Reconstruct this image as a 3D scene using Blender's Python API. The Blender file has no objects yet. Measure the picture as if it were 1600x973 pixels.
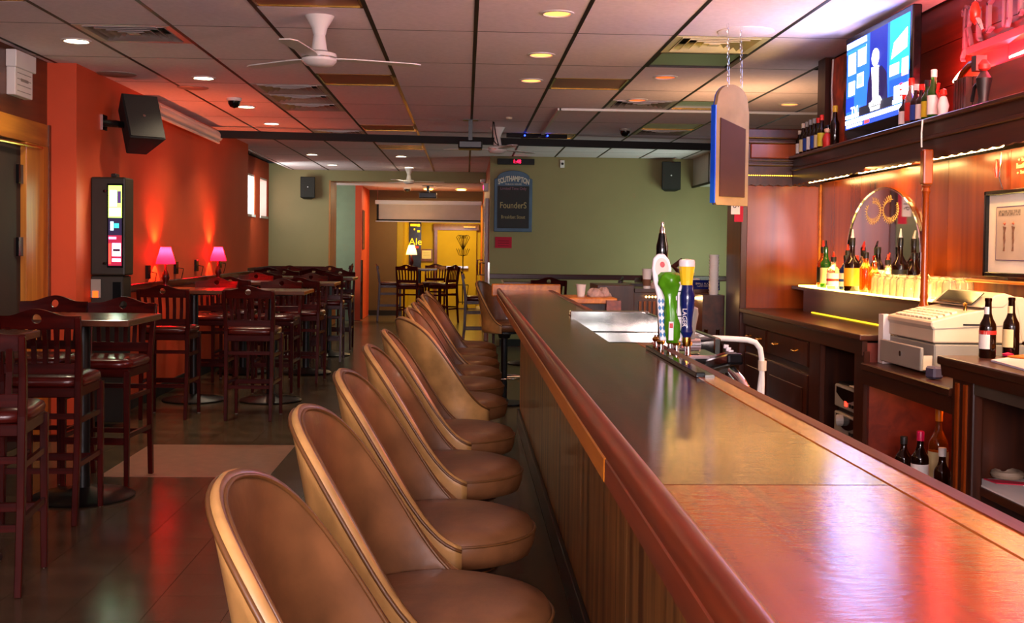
import bpy, math, random
from mathutils import Vector, Matrix
random.seed(7)
C = bpy.context.scene.collection
R = math.radians
pi = math.pi

# ------------------------------------------------------------------ camera
scn = bpy.context.scene
CAM_H = 1.42
def cam_axes(yaw, pitch, roll):
    f = Vector((math.sin(yaw)*math.cos(pitch), math.cos(yaw)*math.cos(pitch), math.sin(pitch)))
    r = Vector((math.cos(yaw), -math.sin(yaw), 0)); u = r.cross(f)
    c, s = math.cos(roll), math.sin(roll)
    return c*r+s*u, -s*r+c*u, f
r_, u_, f_ = cam_axes(.04084, -.02716, .0120)
cd = bpy.data.cameras.new('camera'); cam = bpy.data.objects.new('camera', cd); C.objects.link(cam)
m = Matrix((( r_.x, u_.x, -f_.x, 0), (r_.y, u_.y, -f_.y, 0), (r_.z, u_.z, -f_.z, CAM_H), (0, 0, 0, 1)))
cam.matrix_world = m
cd.sensor_width = 36; cd.sensor_fit = 'HORIZONTAL'; cd.lens = 1781.4/1600*36
cd.shift_y = -51.6/1600; cd.clip_start = .05; cd.clip_end = 100
scn.camera = cam

# ------------------------------------------------------------------ world + exposure
w = bpy.data.worlds.new('world'); scn.world = w; w.use_nodes = True
w.node_tree.nodes['Background'].inputs[0].default_value = (.55, .62, .75, 1)
w.node_tree.nodes['Background'].inputs[1].default_value = .6
scn.view_settings.view_transform = 'Standard'; scn.view_settings.look = 'None'
scn.view_settings.gamma = 1; scn.view_settings.use_curve_mapping = False
scn.view_settings.exposure = 1.08

# ------------------------------------------------------------------ lights
def area(name, loc, target, sx, sy, col, power):
    l = bpy.data.lights.new(name, 'AREA'); l.shape = 'RECTANGLE'; l.size = sx; l.size_y = sy
    l.color = col; l.energy = power
    o = bpy.data.objects.new(name, l); C.objects.link(o); o.location = loc
    o.rotation_euler = (Vector(target)-Vector(loc)).to_track_quat('-Z', 'Y').to_euler(); return o
def point(name, loc, col, power, r=.03):
    l = bpy.data.lights.new(name, 'POINT'); l.color = col; l.energy = power; l.shadow_soft_size = r
    o = bpy.data.objects.new(name, l); C.objects.link(o); o.location = loc; return o
def spot(name, loc, target, col, power, ang=100, blend=.6, r=.05):
    l = bpy.data.lights.new(name, 'SPOT'); l.color = col; l.energy = power; l.shadow_soft_size = r
    l.spot_size = R(ang); l.spot_blend = blend
    o = bpy.data.objects.new(name, l); C.objects.link(o); o.location = loc
    o.rotation_euler = (Vector(target)-Vector(loc)).to_track_quat('-Z', 'Y').to_euler(); return o
# daylight through the street windows behind the camera
area('daylight_front', (-.2, -2.45, 1.55), (-.6, 5, 1.2), 2.6, 1.7, (.90, .94, 1), 26)
# added upward fill that brightens the ceiling, not a real source
area('ceiling_fill', (-.2, -2.45, 1.9), (-.3, 4.0, 3.4), 2.6, .4, (1, .86, .92), 140)
# incandescent lamps standing on the canopy in front of the pub name
area('canopy_uplight', (2.2, 3.9, 2.15), (.4, 7.2, 2.95), .3, 1.4, (1, .84, .66), 20)
area('canopy_uplight_far', (2.3, 9.2, 2.0), (2.2, 9.6, 2.9), .3, .6, (1, .55, .25), 5)
# daylight through the side windows of the rear room
area('daylight_rear_left', (-3.38, 18.4, 2.2), (-2.4, 19.6, 1.8), .9, .6, (.85, 1, .93), 14)
area('daylight_rear_right', (3.8, 14.9, 1.2), (2.3, 16.4, 1.2), 1.2, 1.1, (.75, 1, .82), 22)
# warm under-canopy tubes over the back bar
area('canopy_glow', (2.29, 6.2, 1.885), (2.33, 6.2, 0), .06, 2.4, (1, .50, .14), 16)
area('canopy_glow_near', (2.29, 4.0, 1.885), (2.29, 4.0, 0), .06, 2.0, (1, .50, .14), 14)
# red sign light
area('sign_neon_glow', (2.40, 4.6, 2.335), (2.9, 4.65, 2.36), 2.0, .05, (1, .04, .10), 11)
point('sign_neon_end', (2.37, 5.55, 2.31), (1, .05, .06), 3, .03)
area('sign_neon_spill', (2.34, 4.6, 2.34), (-1, 5.4, 2.9), 1.2, .2, (1, .05, .1), 16)
# red light in the open cupboard below the register
point('cupboard_glow', (2.15, 4.85, .84), (1, .30, .10), 1.6, .04)
# vestibule
area('vestibule_glow', (-.2, 24.9, 2.36), (-.2, 25.2, 0), .5, .5, (1, .72, .12), 30)
area('side_passage_fill', (-3.1, 20.5, 1.9), (-2.1, 21.75, 1.1), .5, 1.0, (1, 1, .85), 7)  # added fill to brighten the sage wall, no window there
area('back_room_light', (-.9, 22.6, 2.5), (-.9, 22.4, 0), 1.4, .8, (1, .72, .38), 22)

# ------------------------------------------------------------------ helpers
def S(h):
    h = h.lstrip('#'); v = [int(h[i:i+2], 16)/255 for i in (0, 2, 4)]
    return tuple(((c/12.92) if c <= .04045 else ((c+.055)/1.055)**2.4) for c in v)+(1,)
def nodemat(name):
    m = bpy.data.materials.new(name); m.use_nodes = True
    return m, m.node_tree.nodes, m.node_tree.links, m.node_tree.nodes['Principled BSDF']
def mat(name, col, rough=.5, metal=0, emit=None, es=1, var=.12, vs=6, coat=0, bump=0, bs=60, trans=0, ior=1.45, alpha=1, rnd=0, scale=(1, 1, 1)):
    m, n, l, b = nodemat(name); col = S(col) if isinstance(col, str) else col
    b.inputs['Roughness'].default_value = rough; b.inputs['Metallic'].default_value = metal
    b.inputs['Coat Weight'].default_value = coat; b.inputs['Coat Roughness'].default_value = .08
    b.inputs['Transmission Weight'].default_value = trans; b.inputs['IOR'].default_value = ior
    b.inputs['Base Color'].default_value = col
    if var or bump:
        tc = n.new('ShaderNodeTexCoord'); mp = n.new('ShaderNodeMapping'); mp.inputs['Scale'].default_value = scale
        l.new(tc.outputs['Object'], mp.inputs['Vector'])
    if var:
        nz = n.new('ShaderNodeTexNoise'); nz.inputs['Scale'].default_value = vs; nz.inputs['Detail'].default_value = 4
        l.new(mp.outputs[0], nz.inputs['Vector'])
        rp = n.new('ShaderNodeValToRGB')
        rp.color_ramp.elements[0].color = tuple(c*(1-var*1.6) for c in col[:3])+(1,)
        rp.color_ramp.elements[1].color = tuple(min(1, c*(1+var*1.6)) for c in col[:3])+(1,)
        rp.color_ramp.elements[0].position = .3; rp.color_ramp.elements[1].position = .7
        l.new(nz.outputs[0], rp.inputs[0]); out = rp.outputs[0]
        if rnd:
            oi = n.new('ShaderNodeObjectInfo'); mr = n.new('ShaderNodeMapRange')
            mr.inputs['To Min'].default_value = 1-rnd; mr.inputs['To Max'].default_value = 1+rnd
            l.new(oi.outputs['Random'], mr.inputs['Value'])
            hs = n.new('ShaderNodeHueSaturation'); l.new(mr.outputs[0], hs.inputs['Value']); l.new(out, hs.inputs['Color']); out = hs.outputs[0]
        l.new(out, b.inputs['Base Color'])
    if bump:
        n2 = n.new('ShaderNodeTexNoise'); n2.inputs['Scale'].default_value = bs; n2.inputs['Detail'].default_value = 3
        l.new(mp.outputs[0], n2.inputs['Vector'])
        bp = n.new('ShaderNodeBump'); bp.inputs['Strength'].default_value = bump; bp.inputs['Distance'].default_value = .01
        l.new(n2.outputs[0], bp.inputs['Height']); l.new(bp.outputs[0], b.inputs['Normal'])
    if emit:
        b.inputs['Emission Color'].default_value = S(emit) if isinstance(emit, str) else emit
        b.inputs['Emission Strength'].default_value = es
    return m
def wood(name, a, b_, rough=.3, axis=2, sc=1, coat=.3, bump=.05, contrast=(.3, .7), spec=.5, wear=0):
    m, n, l, b = nodemat(name)
    tc = n.new('ShaderNodeTexCoord'); mp = n.new('ShaderNodeMapping')
    s = [14*sc]*3; s[axis] = .9*sc; mp.inputs['Scale'].default_value = s
    nz = n.new('ShaderNodeTexNoise'); nz.inputs['Scale'].default_value = 1.6; nz.inputs['Detail'].default_value = 7; nz.inputs['Distortion'].default_value = .6
    rp = n.new('ShaderNodeValToRGB'); rp.color_ramp.elements[0].color = S(a); rp.color_ramp.elements[1].color = S(b_)
    rp.color_ramp.elements[0].position = contrast[0]; rp.color_ramp.elements[1].position = contrast[1]
    l.new(tc.outputs['Object'], mp.inputs['Vector']); l.new(mp.outputs[0], nz.inputs['Vector']); l.new(nz.outputs[0], rp.inputs[0])
    l.new(rp.outputs[0], b.inputs['Base Color'])
    bp = n.new('ShaderNodeBump'); bp.inputs['Strength'].default_value = bump; bp.inputs['Distance'].default_value = .01
    l.new(nz.outputs[0], bp.inputs['Height']); l.new(bp.outputs[0], b.inputs['Normal'])
    if wear:   # uneven varnish: small ripples and brushed scratches
        mp2 = n.new('ShaderNodeMapping'); mp2.inputs['Scale'].default_value = (9, 26, 9); mp2.inputs['Rotation'].default_value = (0, 0, .5)
        n3 = n.new('ShaderNodeTexNoise'); n3.inputs['Scale'].default_value = 2.2; n3.inputs['Detail'].default_value = 6; n3.inputs['Roughness'].default_value = .65
        l.new(tc.outputs['Object'], mp2.inputs['Vector']); l.new(mp2.outputs[0], n3.inputs['Vector'])
        b2 = n.new('ShaderNodeBump'); b2.inputs['Strength'].default_value = wear; b2.inputs['Distance'].default_value = .006
        l.new(n3.outputs[0], b2.inputs['Height']); l.new(bp.outputs[0], b2.inputs['Normal']); l.new(b2.outputs[0], b.inputs['Normal'])
    b.inputs['Roughness'].default_value = rough; b.inputs['Coat Weight'].default_value = coat; b.inputs['Coat Roughness'].default_value = .1
    b.inputs['Specular IOR Level'].default_value = spec
    return m
def glow(name, col, st):
    m, n, l, b = nodemat(name); b.inputs['Base Color'].default_value = S(col)
    b.inputs['Emission Color'].default_value = S(col); b.inputs['Emission Strength'].default_value = st
    return m
def glassmat(name, col, rough=.03, alpha=.35):
    # thin-walled glass look: tinted transmission
    m, n, l, b = nodemat(name); b.inputs['Base Color'].default_value = S(col)
    b.inputs['Roughness'].default_value = rough; b.inputs['Transmission Weight'].default_value = 1-alpha
    b.inputs['IOR'].default_value = 1.3
    return m

MT = {}
MT['ceiling'] = mat('ceiling_tile_fibre', '#ecdde2', .9, var=.03, vs=30, bump=.15, bs=180, rnd=.03)
MT['grid'] = mat('grid_bronze', '#20140e', .5, .2, var=.1)
MT['gridreflect'] = mat('grid_gold_reflection', '#8a5a20', .3, .8, var=.2)  # golden reflection on one runner, put into its colour
MT['floor'] = mat('floor_vinyl', '#4c3e2c', .24, var=.2, vs=3, bump=.06, bs=25)
MT['tile'] = mat('floor_tile_vinyl', '#4c3e2c', .22, var=.22, vs=5, bump=.05, bs=25, rnd=.10)
MT['mat'] = mat('floor_inlay_vinyl', '#8d6450', .35, var=.08, vs=12)
MT['redwall'] = mat('wall_paint_orange', '#c4451c', .62, var=.04, vs=2, bump=.05, bs=150)
MT['greenwall'] = mat('wall_paint_green', '#86794e', .6, var=.03, vs=2, bump=.05, bs=150)
MT['olivewall'] = mat('wall_paint_olive', '#5d4a26', .6, var=.04, vs=2)
MT['yellowwall'] = mat('wall_paint_yellow', '#a58a12', .55, var=.05, vs=2)
MT['white'] = mat('white_plastic', '#d8d2cc', .35, var=.02)
MT['beige'] = mat('beige_plastic', '#cbb9a0', .45, var=.03)
MT['greyplastic'] = mat('grey_plastic', '#8b857c', .45, var=.03)
MT['black'] = mat('black_satin', '#0d0c0c', .35, var=.1)
MT['blackmatte'] = mat('black_matte', '#141210', .75, var=.1)
MT['blackgloss'] = mat('black_gloss', '#08080a', .12, var=0)
MT['chrome'] = mat('chrome', '#d8d8d8', .1, 1, var=0)
MT['steel'] = mat('brushed_steel', '#9a968f', .13, 1, var=.05, vs=20, scale=(1, 12, 1))
MT['brass'] = mat('brass', '#c09040', .22, 1, var=.05)
MT['iron'] = mat('wrought_iron', '#17110e', .5, .6, var=.1)
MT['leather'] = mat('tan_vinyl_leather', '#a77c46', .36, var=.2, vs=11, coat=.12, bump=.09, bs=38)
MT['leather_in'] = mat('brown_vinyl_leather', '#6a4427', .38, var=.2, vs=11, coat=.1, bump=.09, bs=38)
MT['piping'] = mat('vinyl_piping', '#5d3a1a', .4, var=.1)
MT['cherry'] = wood('cherry_stained_beech', '#240504', '#430c07', .26, 2, 1, 0, spec=.22)
MT['cherry_h'] = wood('cherry_stained_beech_rail', '#240504', '#430c07', .26, 0, 1, 0, spec=.22)
MT['redpad'] = mat('oxblood_vinyl', '#4a120d', .26, var=.1, vs=8, coat=.1)
MT['tabletop'] = mat('table_laminate', '#55301f', .2, var=.12, vs=6, coat=.3)
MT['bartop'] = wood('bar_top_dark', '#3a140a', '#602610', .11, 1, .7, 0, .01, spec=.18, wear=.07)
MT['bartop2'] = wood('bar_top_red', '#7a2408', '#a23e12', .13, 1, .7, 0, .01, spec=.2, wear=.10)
MT['barband'] = wood('bar_band_golden', '#8a3e10', '#bc6a20', .15, 1, .9, 0, .01, spec=.35, wear=.12)
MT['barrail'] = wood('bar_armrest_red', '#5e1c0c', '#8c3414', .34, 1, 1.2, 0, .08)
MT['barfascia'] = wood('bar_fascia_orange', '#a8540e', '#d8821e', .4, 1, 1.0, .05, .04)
MT['barpanel'] = wood('bar_panel_walnut', '#6a3a16', '#b87c3a', .42, 2, .7, .1, .04, (.35, .65))
MT['kick'] = mat('kick_rubber', '#16181c', .4, var=.1)
MT['mahog'] = wood('mahogany_red', '#581a06', '#9a430e', .22, 2, .28, 0, .015, spec=.35)
MT['mahog_dark'] = wood('mahogany_dark', '#26100a', '#48200e', .3, 1, .8, 0, .03, spec=.3)
MT['mahog_darkv'] = wood('mahogany_dark_upright', '#26100a', '#48200e', .3, 2, .8, 0, .03, spec=.3)
MT['plank'] = wood('plank_red_brown', '#4e1508', '#7a2a10', .4, 1, .6, .2, .04)
MT['goldwood'] = wood('golden_pine', '#8a4c10', '#c07a22', .4, 2, .6, .2, .04)
MT['goldwood_h'] = wood('golden_pine_beam', '#8a4c10', '#c07a22', .4, 1, .6, .2, .04)
MT['brownwood'] = wood('brown_plywood', '#4a2008', '#6e3510', .4, 1, .5, .2, .03)
MT['door'] = mat('door_brown', '#2a1408', .8, var=.2, vs=3)
MT['mirror'] = mat('mirror_glass', '#cfcad0', .04, 1, var=0)
MT['paper'] = mat('white_paper', '#d9cfc8', .8, var=.03)
MT['redpaper'] = mat('red_paper', '#b01030', .8, var=.03)
MT['cloth'] = mat('bar_towel_cloth', '#b69a90', .9, var=.15, vs=25, bump=.4, bs=80)
MT['amber'] = mat('amber_glass', '#3a1405', .06, 0, var=0, trans=.6, ior=1.4)
MT['cola'] = mat('dark_brown_glass', '#1d0a04', .05, 0, var=0, trans=.3)
MT['clear'] = mat('clear_glass', '#f2efe6', .04, 0, var=0, trans=.92, ior=1.3)
MT['greenglass'] = mat('green_glass', '#2f7a1c', .05, 0, var=0, trans=.75)
MT['blueglass'] = mat('blue_glass', '#142a6c', .08, 0, var=0, trans=.3)
MT['whisky'] = mat('whisky_liquid_glass', '#b4560e', .05, 0, var=0, trans=.75)
MT['vent'] = mat('vent_metal', '#a89c96', .35, .5, var=.05)
MT['screen'] = mat('screen_fabric', '#c3b4a4', .85, var=.03)
MT['shade_pink'] = None

def link(o, parent=None):
    C.objects.link(o)
    if parent is not None: o.parent = parent
    return o
def woff(p):
    v = Vector((0, 0, 0))
    while p is not None: v += p.location; p = p.parent
    return v
def tag(o, label=None, cat=None, group=None, kind=None):
    if label: o['label'] = label
    if cat: o['category'] = cat
    if group: o['group'] = group
    if kind: o['kind'] = kind
    return o
def thing(name, loc, label, cat, group=None):
    o = bpy.data.objects.new(name, None); C.objects.link(o); o.location = loc; o.empty_display_size = .1
    return tag(o, label, cat, group)
def kids(o): return [x for x in bpy.data.objects if x.parent == o]
def copy_tree(o, parent=None, km=None):
    if km is None:
        km = {}
        for x in bpy.data.objects:
            if x.parent: km.setdefault(x.parent.name, []).append(x)
    c = o.copy(); C.objects.link(c); c.parent = parent
    for ch in km.get(o.name, []): copy_tree(ch, c, km)
    return c

class MB:
    def __init__(s): s.v = []; s.f = []; s.m = []; s.mi = 0
    def add(s, vs, fs):
        k = len(s.v); s.v += [tuple(v) for v in vs]; s.f += [tuple(i+k for i in f) for f in fs]; s.m += [s.mi]*len(fs); return s
    def box(s, x0, x1, y0, y1, z0, z1):
        if x0 > x1: x0, x1 = x1, x0
        if y0 > y1: y0, y1 = y1, y0
        if z0 > z1: z0, z1 = z1, z0
        return s.add([(x0, y0, z0), (x1, y0, z0), (x1, y1, z0), (x0, y1, z0), (x0, y0, z1), (x1, y0, z1), (x1, y1, z1), (x0, y1, z1)],
                     [(0, 3, 2, 1), (4, 5, 6, 7), (0, 1, 5, 4), (1, 2, 6, 5), (2, 3, 7, 6), (3, 0, 4, 7)])
    def obox(s, c, size, rot=(0, 0, 0)):
        from mathutils import Euler
        M = Euler(rot).to_matrix(); c = Vector(c); h = [x/2 for x in size]
        vs = [c+M@Vector((a*h[0], b*h[1], d*h[2])) for a, b, d in [(-1, -1, -1), (1, -1, -1), (1, 1, -1), (-1, 1, -1), (-1, -1, 1), (1, -1, 1), (1, 1, 1), (-1, 1, 1)]]
        return s.add(vs, [(0, 3, 2, 1), (4, 5, 6, 7), (0, 1, 5, 4), (1, 2, 6, 5), (2, 3, 7, 6), (3, 0, 4, 7)])
    def cyl(s, p0, p1, r0, r1=None, n=16):
        return s.tube([p0, p1], [r0, r0 if r1 is None else r1], n)
    def tube(s, pts, r, n=8, closed=False):
        pts = [Vector(p) for p in pts]; N = len(pts); rr = r if isinstance(r, (list, tuple)) else [r]*N
        vs = []; up = None
        for i, p in enumerate(pts):
            if closed: d = pts[(i+1) % N]-pts[i-1]
            else: d = pts[min(i+1, N-1)]-pts[max(i-1, 0)]
            d = d.normalized() if d.length > 1e-9 else Vector((0, 0, 1))
            if up is None: up = Vector((0, 0, 1)) if abs(d.z) < .9 else Vector((1, 0, 0))
            a = d.cross(up).normalized(); up2 = a.cross(d).normalized(); up = up2
            for k in range(n):
                t = 2*pi*k/n; vs.append(p+(a*math.cos(t)+up2*math.sin(t))*rr[i])
        fs = []
        for i in range(N if closed else N-1):
            j = (i+1) % N
            for k in range(n):
                k2 = (k+1) % n; fs.append((i*n+k, i*n+k2, j*n+k2, j*n+k))
        if not closed: fs += [tuple(range(n))[::-1], tuple((N-1)*n+k for k in range(n))]
        return s.add(vs, fs)
    def bar(s, pts, w, d):   # rectangular section in x (w) and y (d) swept through pts
        vs = []
        for i, p in enumerate(pts):
            ww = w[i] if isinstance(w, (list, tuple)) else w; dd = d[i] if isinstance(d, (list, tuple)) else d
            x, y, z = p; vs += [(x-ww/2, y-dd/2, z), (x+ww/2, y-dd/2, z), (x+ww/2, y+dd/2, z), (x-ww/2, y+dd/2, z)]
        fs = [(3, 2, 1, 0)]
        for i in range(len(pts)-1):
            for k in range(4): fs.append((i*4+k, i*4+(k+1) % 4, (i+1)*4+(k+1) % 4, (i+1)*4+k))
        n = (len(pts)-1)*4; fs.append((n, n+1, n+2, n+3))
        return s.add(vs, fs)
    def lathe(s, prof, c=(0, 0, 0), n=20, sx=1, sy=1):
        vs = []; N = len(prof)
        for r, z in prof:
            for k in range(n):
                t = 2*pi*k/n; vs.append((c[0]+r*sx*math.cos(t), c[1]+r*sy*math.sin(t), c[2]+z))
        fs = []
        for i in range(N-1):
            for k in range(n):
                k2 = (k+1) % n; fs.append((i*n+k, i*n+k2, (i+1)*n+k2, (i+1)*n+k))
        if prof[0][0] > 1e-5: fs.append(tuple(range(n))[::-1])
        if prof[-1][0] > 1e-5: fs.append(tuple((N-1)*n+k for k in range(n)))
        return s.add(vs, fs)
    def prism(s, pts, axis, a, b):   # pts 2d in the other two axes (x,y)/(x,z)/(y,z)
        N = len(pts)
        def mk(p, t):
            return (t, p[0], p[1]) if axis == 0 else (p[0], t, p[1]) if axis == 1 else (p[0], p[1], t)
        vs = [mk(p, a) for p in pts]+[mk(p, b) for p in pts]
        fs = [tuple(range(N))[::-1], tuple(range(N, 2*N))]
        for k in range(N): fs.append((k, (k+1) % N, N+(k+1) % N, N+k))
        return s.add(vs, fs)
    def build(s, name, mats, parent=None, smooth=False, bevel=0, seg=1, center=True):
        me = bpy.data.meshes.new(name)
        c = Vector((0, 0, 0))
        if center:
            lo = [min(v[i] for v in s.v) for i in range(3)]; hi = [max(v[i] for v in s.v) for i in range(3)]
            c = Vector([(lo[i]+hi[i])/2 for i in range(3)])
            if parent is None: c.z = lo[2]
        me.from_pydata([tuple(Vector(v)-c) for v in s.v], [], s.f)
        for mm in (mats if isinstance(mats, (list, tuple)) else [mats]): me.materials.append(mm)
        if any(s.m): me.polygons.foreach_set('material_index', s.m)
        if smooth: me.polygons.foreach_set('use_smooth', [True]*len(me.polygons))
        import bmesh
        bm = bmesh.new(); bm.from_mesh(me); bmesh.ops.recalc_face_normals(bm, faces=bm.faces); bm.to_mesh(me); bm.free()
        if smooth and smooth != 2:
            try: me.set_sharp_from_angle(angle=R(38))
            except Exception: pass
        o = bpy.data.objects.new(name, me); C.objects.link(o)
        if parent is not None: o.parent = parent; o.location = c-woff(parent)
        else: o.location = c
        if bevel:
            b = o.modifiers.new('bevel', 'BEVEL'); b.width = bevel; b.segments = seg; b.limit_method = 'ANGLE'
        return o
def B(name, mt, parent, *a, bevel=0): return MB().box(*a).build(name, mt, parent, bevel=bevel)
def text(name, body, mt, parent, loc, size, normal, extrude=.001, off=0, align='CENTER', up=(0, 0, 1), xs=1):
    cu = bpy.data.curves.new(name, 'FONT'); cu.body = body; cu.size = size; cu.extrude = extrude; cu.align_x = align; cu.offset = off; cu.align_y = 'CENTER'
    cu.resolution_u = 3
    o = bpy.data.objects.new('tmp', cu); C.objects.link(o)
    dg = bpy.context.evaluated_depsgraph_get(); me = bpy.data.meshes.new_from_object(o.evaluated_get(dg)); bpy.data.objects.remove(o)
    me.materials.clear(); me.materials.append(mt); me.name = name
    z = Vector(normal).normalized(); y = Vector(up); x = y.cross(z).normalized(); y = z.cross(x)
    M = Matrix((x*xs, y, z)).transposed()
    for v in me.vertices: v.co = M@v.co
    ob = bpy.data.objects.new(name, me); C.objects.link(ob)
    if parent is not None: ob.parent = parent; ob.location = Vector(loc)-woff(parent)
    else: ob.location = loc
    return ob

# ================================================================== STRUCTURE
H = 2.73
def struct(o): o['kind'] = 'structure'; return o
fl = struct(B('floor', MT['floor'], None, -3.6, 4.0, -3.0, 27.5, -.05, -.004))
GX, GY, TU, TV_ = .0456, 6.968, .61, 1.22
# floor tiles one by one where the photo lets them be told apart
tile_me = None
nx = 0
for i in range(12):
    for j in range(18):
        x0 = -3.04+i*.305; y0 = 4.0+j*.305
        if x0+.305 > .46: continue
        if -2.2 < x0+.15 < -1.2 and 7.0 < y0+.15 < 8.1: continue
        if tile_me is None:
            o = MB().box(0, .303, 0, .303, -.004, 0).build('floor_tile', MT['tile'], fl); tile_me = o.data
        else:
            o = bpy.data.objects.new('floor_tile', tile_me); C.objects.link(o); o.parent = fl
        o.location = Vector((x0+.1525, y0+.1525, -.002))-fl.location
B('floor_inlay', MT['mat'], fl, -2.21, -1.19, 6.98, 8.1, -.004, .002)

# ceiling with individual tiles in a bronze grid
cl = struct(B('ceiling', MT['blackmatte'], None, -3.6, 4.0, -3.0, 27.5, H+.12, H+.2))
B('ceiling_board', MT['ceiling'], cl, -3.6, 4.0, -3.0, 3.2, H, H+.1)
B('ceiling_board', MT['ceiling'], cl, -3.6, 4.0, 20.15, 27.5, 2.56, 2.62)
half = {}     # cells (i,j) whose front/back half is something else
special = {(-4, 0): 'a', (2, 0): 'ab', (-3, 2): 'ab', (-3, 3): 'a', (-2, 1): 'b', (-2, 4): 'b', (1, 1): 'b', (2, 2): 'b', (3, 2): 'b', (3, 4): 'ab', (-2, -1): 'a', (-5, -1): 'a', (-3, 5): 'a', (-2, 6): 'b', (1, 5): 'a'}
tm = {}
def ctile(i, j, part):
    x0 = GX+i*TU; x1 = x0+TU; y0 = GY+j*TV_; y1 = y0+TV_
    if part == 'a': y1 = y0+TV_/2     # near half
    if part == 'b': y0 = y0+TV_/2     # far half
    x0 = max(x0, -3.07); x1 = min(x1, 3.9)
    if x1-x0 < .05: return
    key = (round(x1-x0, 3), round(y1-y0, 3))
    if key not in tm:
        w_, d_ = key
        o = MB().box(0, w_-.018, 0, d_-.016, 0, .02).build('ceiling_tile', MT['ceiling'], cl, bevel=0); tm[key] = o.data
    else:
        o = bpy.data.objects.new('ceiling_tile', tm[key]); C.objects.link(o); o.parent = cl
    o.location = Vector(((x0+x1)/2, (y0+y1)/2, H+.008))-cl.location
for j in range(-3, 11):
    for i in range(-6, 7):
        yc = GY+(j+.5)*TV_
        if yc > 20.2: continue
        if i > 3 and yc < 8.0: continue
        if i >= 1 and yc > 16.6: continue
        sp = special.get((i, j))
        if sp == 'ab': continue
        if sp == 'a': ctile(i, j, 'b')
        elif sp == 'b': ctile(i, j, 'a')
        else: ctile(i, j, '')
gb = MB()
for i in range(-5, 7):
    x = GX+i*TU
    if i == 0 or i == -1: continue
    gb.box(x-.012, x+.012, 3.2, 20.2 if i < 1 else 16.5, H-.004, H+.012)
gb.build('grid_runner', MT['grid'], cl)['kind'] = 'stuff'
MB().box(GX-.012, GX+.012, 3.2, 20.2, H-.004, H+.012).build('grid_runner', MT['grid'], cl)
g = MB().box(GX-TU-.013, GX-TU+.013, 3.2, 8.9, H-.004, H+.012).build('grid_runner', MT['grid'], cl)
g = MB().box(GX-TU-.013, GX-TU+.013, 8.9, 20.2, H-.005, H+.012).build('grid_runner', MT['gridreflect'], cl); g['label'] = 'runner coloured with a golden reflection'
gb = MB()
for j in range(-3, 12):
    y = GY+j*TV_; gb.box(-3.07, 3.9 if y < 16.5 else .4, y-.007, y+.007, H-.002, H+.02)
gb.build('grid_cross_tee', MT['grid'], cl)['kind'] = 'stuff'

# walls
wl = struct(B('wall_left', MT['brownwood'], None, -3.4, -3.07, -3.0, 8.5, 2.12, H+.1))
B('plaster_strip', MT['brownwood'], wl, -3.4, -3.07, -3.0, 4.0, 0, 2.12)
struct(B('trim_1', MT['goldwood_h'], None, -3.2, -3.05, 4.0, 8.47, 2.11, 2.27, bevel=.004))
struct(B('trim_2', MT['goldwood'], None, -3.2, -3.045, 8.04, 8.46, 0, 2.11, bevel=.004))
struct(B('trim_3', MT['brownwood'], None, -3.2, -3.04, 8.46, 8.5, 0, 2.27))
d1 = struct(B('door_1', MT['door'], None, -3.4, -3.085, 4.0, 8.06, 0, 2.11))
for z in (.4, 1.32, 1.82):
    MB().box(-3.09, -3.065, 7.96, 8.05, z, z+.13).build('hinge', MT['blackgloss'], d1)
MB().tube([(-3.05, 7.5, 2.08), (-3.035, 8.3, 2.09)], .012, 8).build('door_closer', MT['brass'], d1)
wo = struct(MB().box(-3.6, -2.86, 8.5, 15.1, 0, H+.1).build('wall_left', MT['redwall'], None, bevel=.006))
wr_ = MB().box(-3.75, -3.43, 15.1, 18.05, 0, H+.1).box(-3.75, -3.43, 18.05, 19.85, 0, 1.9).box(-3.75, -3.43, 18.05, 19.85, 2.54, H+.1).box(-3.75, -3.43, 18.68, 19.15, 1.9, 2.54).box(-3.75, -3.43, 19.85, 20.1, 0, H+.1)
struct(wr_.build('wall_left', MT['redwall'], None))
MT['skyglass'] = glow('daylit_frosted_pane', '#ffc4b8', 1.5)
for k, (a, b_) in enumerate([(18.05, 18.68), (19.15, 19.85)]):
    wn = struct(MB().box(-3.56, -3.55, a, b_, 1.9, 2.54).build('window_%d' % (k+1), MT['skyglass'], None))
    MB().box(-3.56, -3.41, a, b_, 1.86, 1.9).build('sill', MT['white'], wn)
    MB().box(-3.56, -3.44, a, a+.03, 1.9, 2.54).box(-3.56, -3.44, b_-.03, b_, 1.9, 2.54).box(-3.56, -3.44, a, b_, 2.51, 2.54).build('window_frame', MT['white'], wn)
# green rear wall with the wide opening
wb = struct(MB().box(-3.75, -2.38, 20, 20.15, 0, H+.1).box(-2.38, .34, 20, 20.15, 2.54, H+.1).build('wall_back', MT['greenwall'], None))
struct(MB().box(-2.39, -2.36, 19.99, 20.9, 0, 2.55).build('trim_4', MT['goldwood'], None, bevel=.003))
struct(MB().box(-2.44, -2.395, 20.15, 20.9, 0, 2.6).build('wall_passage', MT['redwall'], None))
struct(MB().box(-4.2, -2.0, 21.75, 21.9, 0, 2.6).build('wall_passage', mat('wall_paint_sage', '#7c8c70', .6, var=.03), None))
struct(MB().box(-2.1, -1.98, 21.74, 23.5, 0, 2.6).build('wall_passage', MT['redwall'], None))
struct(MB().box(-1.98, -1.42, 23.5, 23.65, 0, 2.6).build('wall_back', MT['olivewall'], None))
struct(MB().box(-1.42, .36, 23.5, 23.65, 2.3, 2.6).build('wall_back', MT['olivewall'], None))
struct(MB().box(-1.45, -1.3, 23.65, 26.4, 0, 2.6).build('wall_passage', MT['yellowwall'], None))
struct(MB().box(-1.5, .45, 26.2, 26.4, 0, 2.6).build('wall_back', MT['yellowwall'], None))
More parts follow.
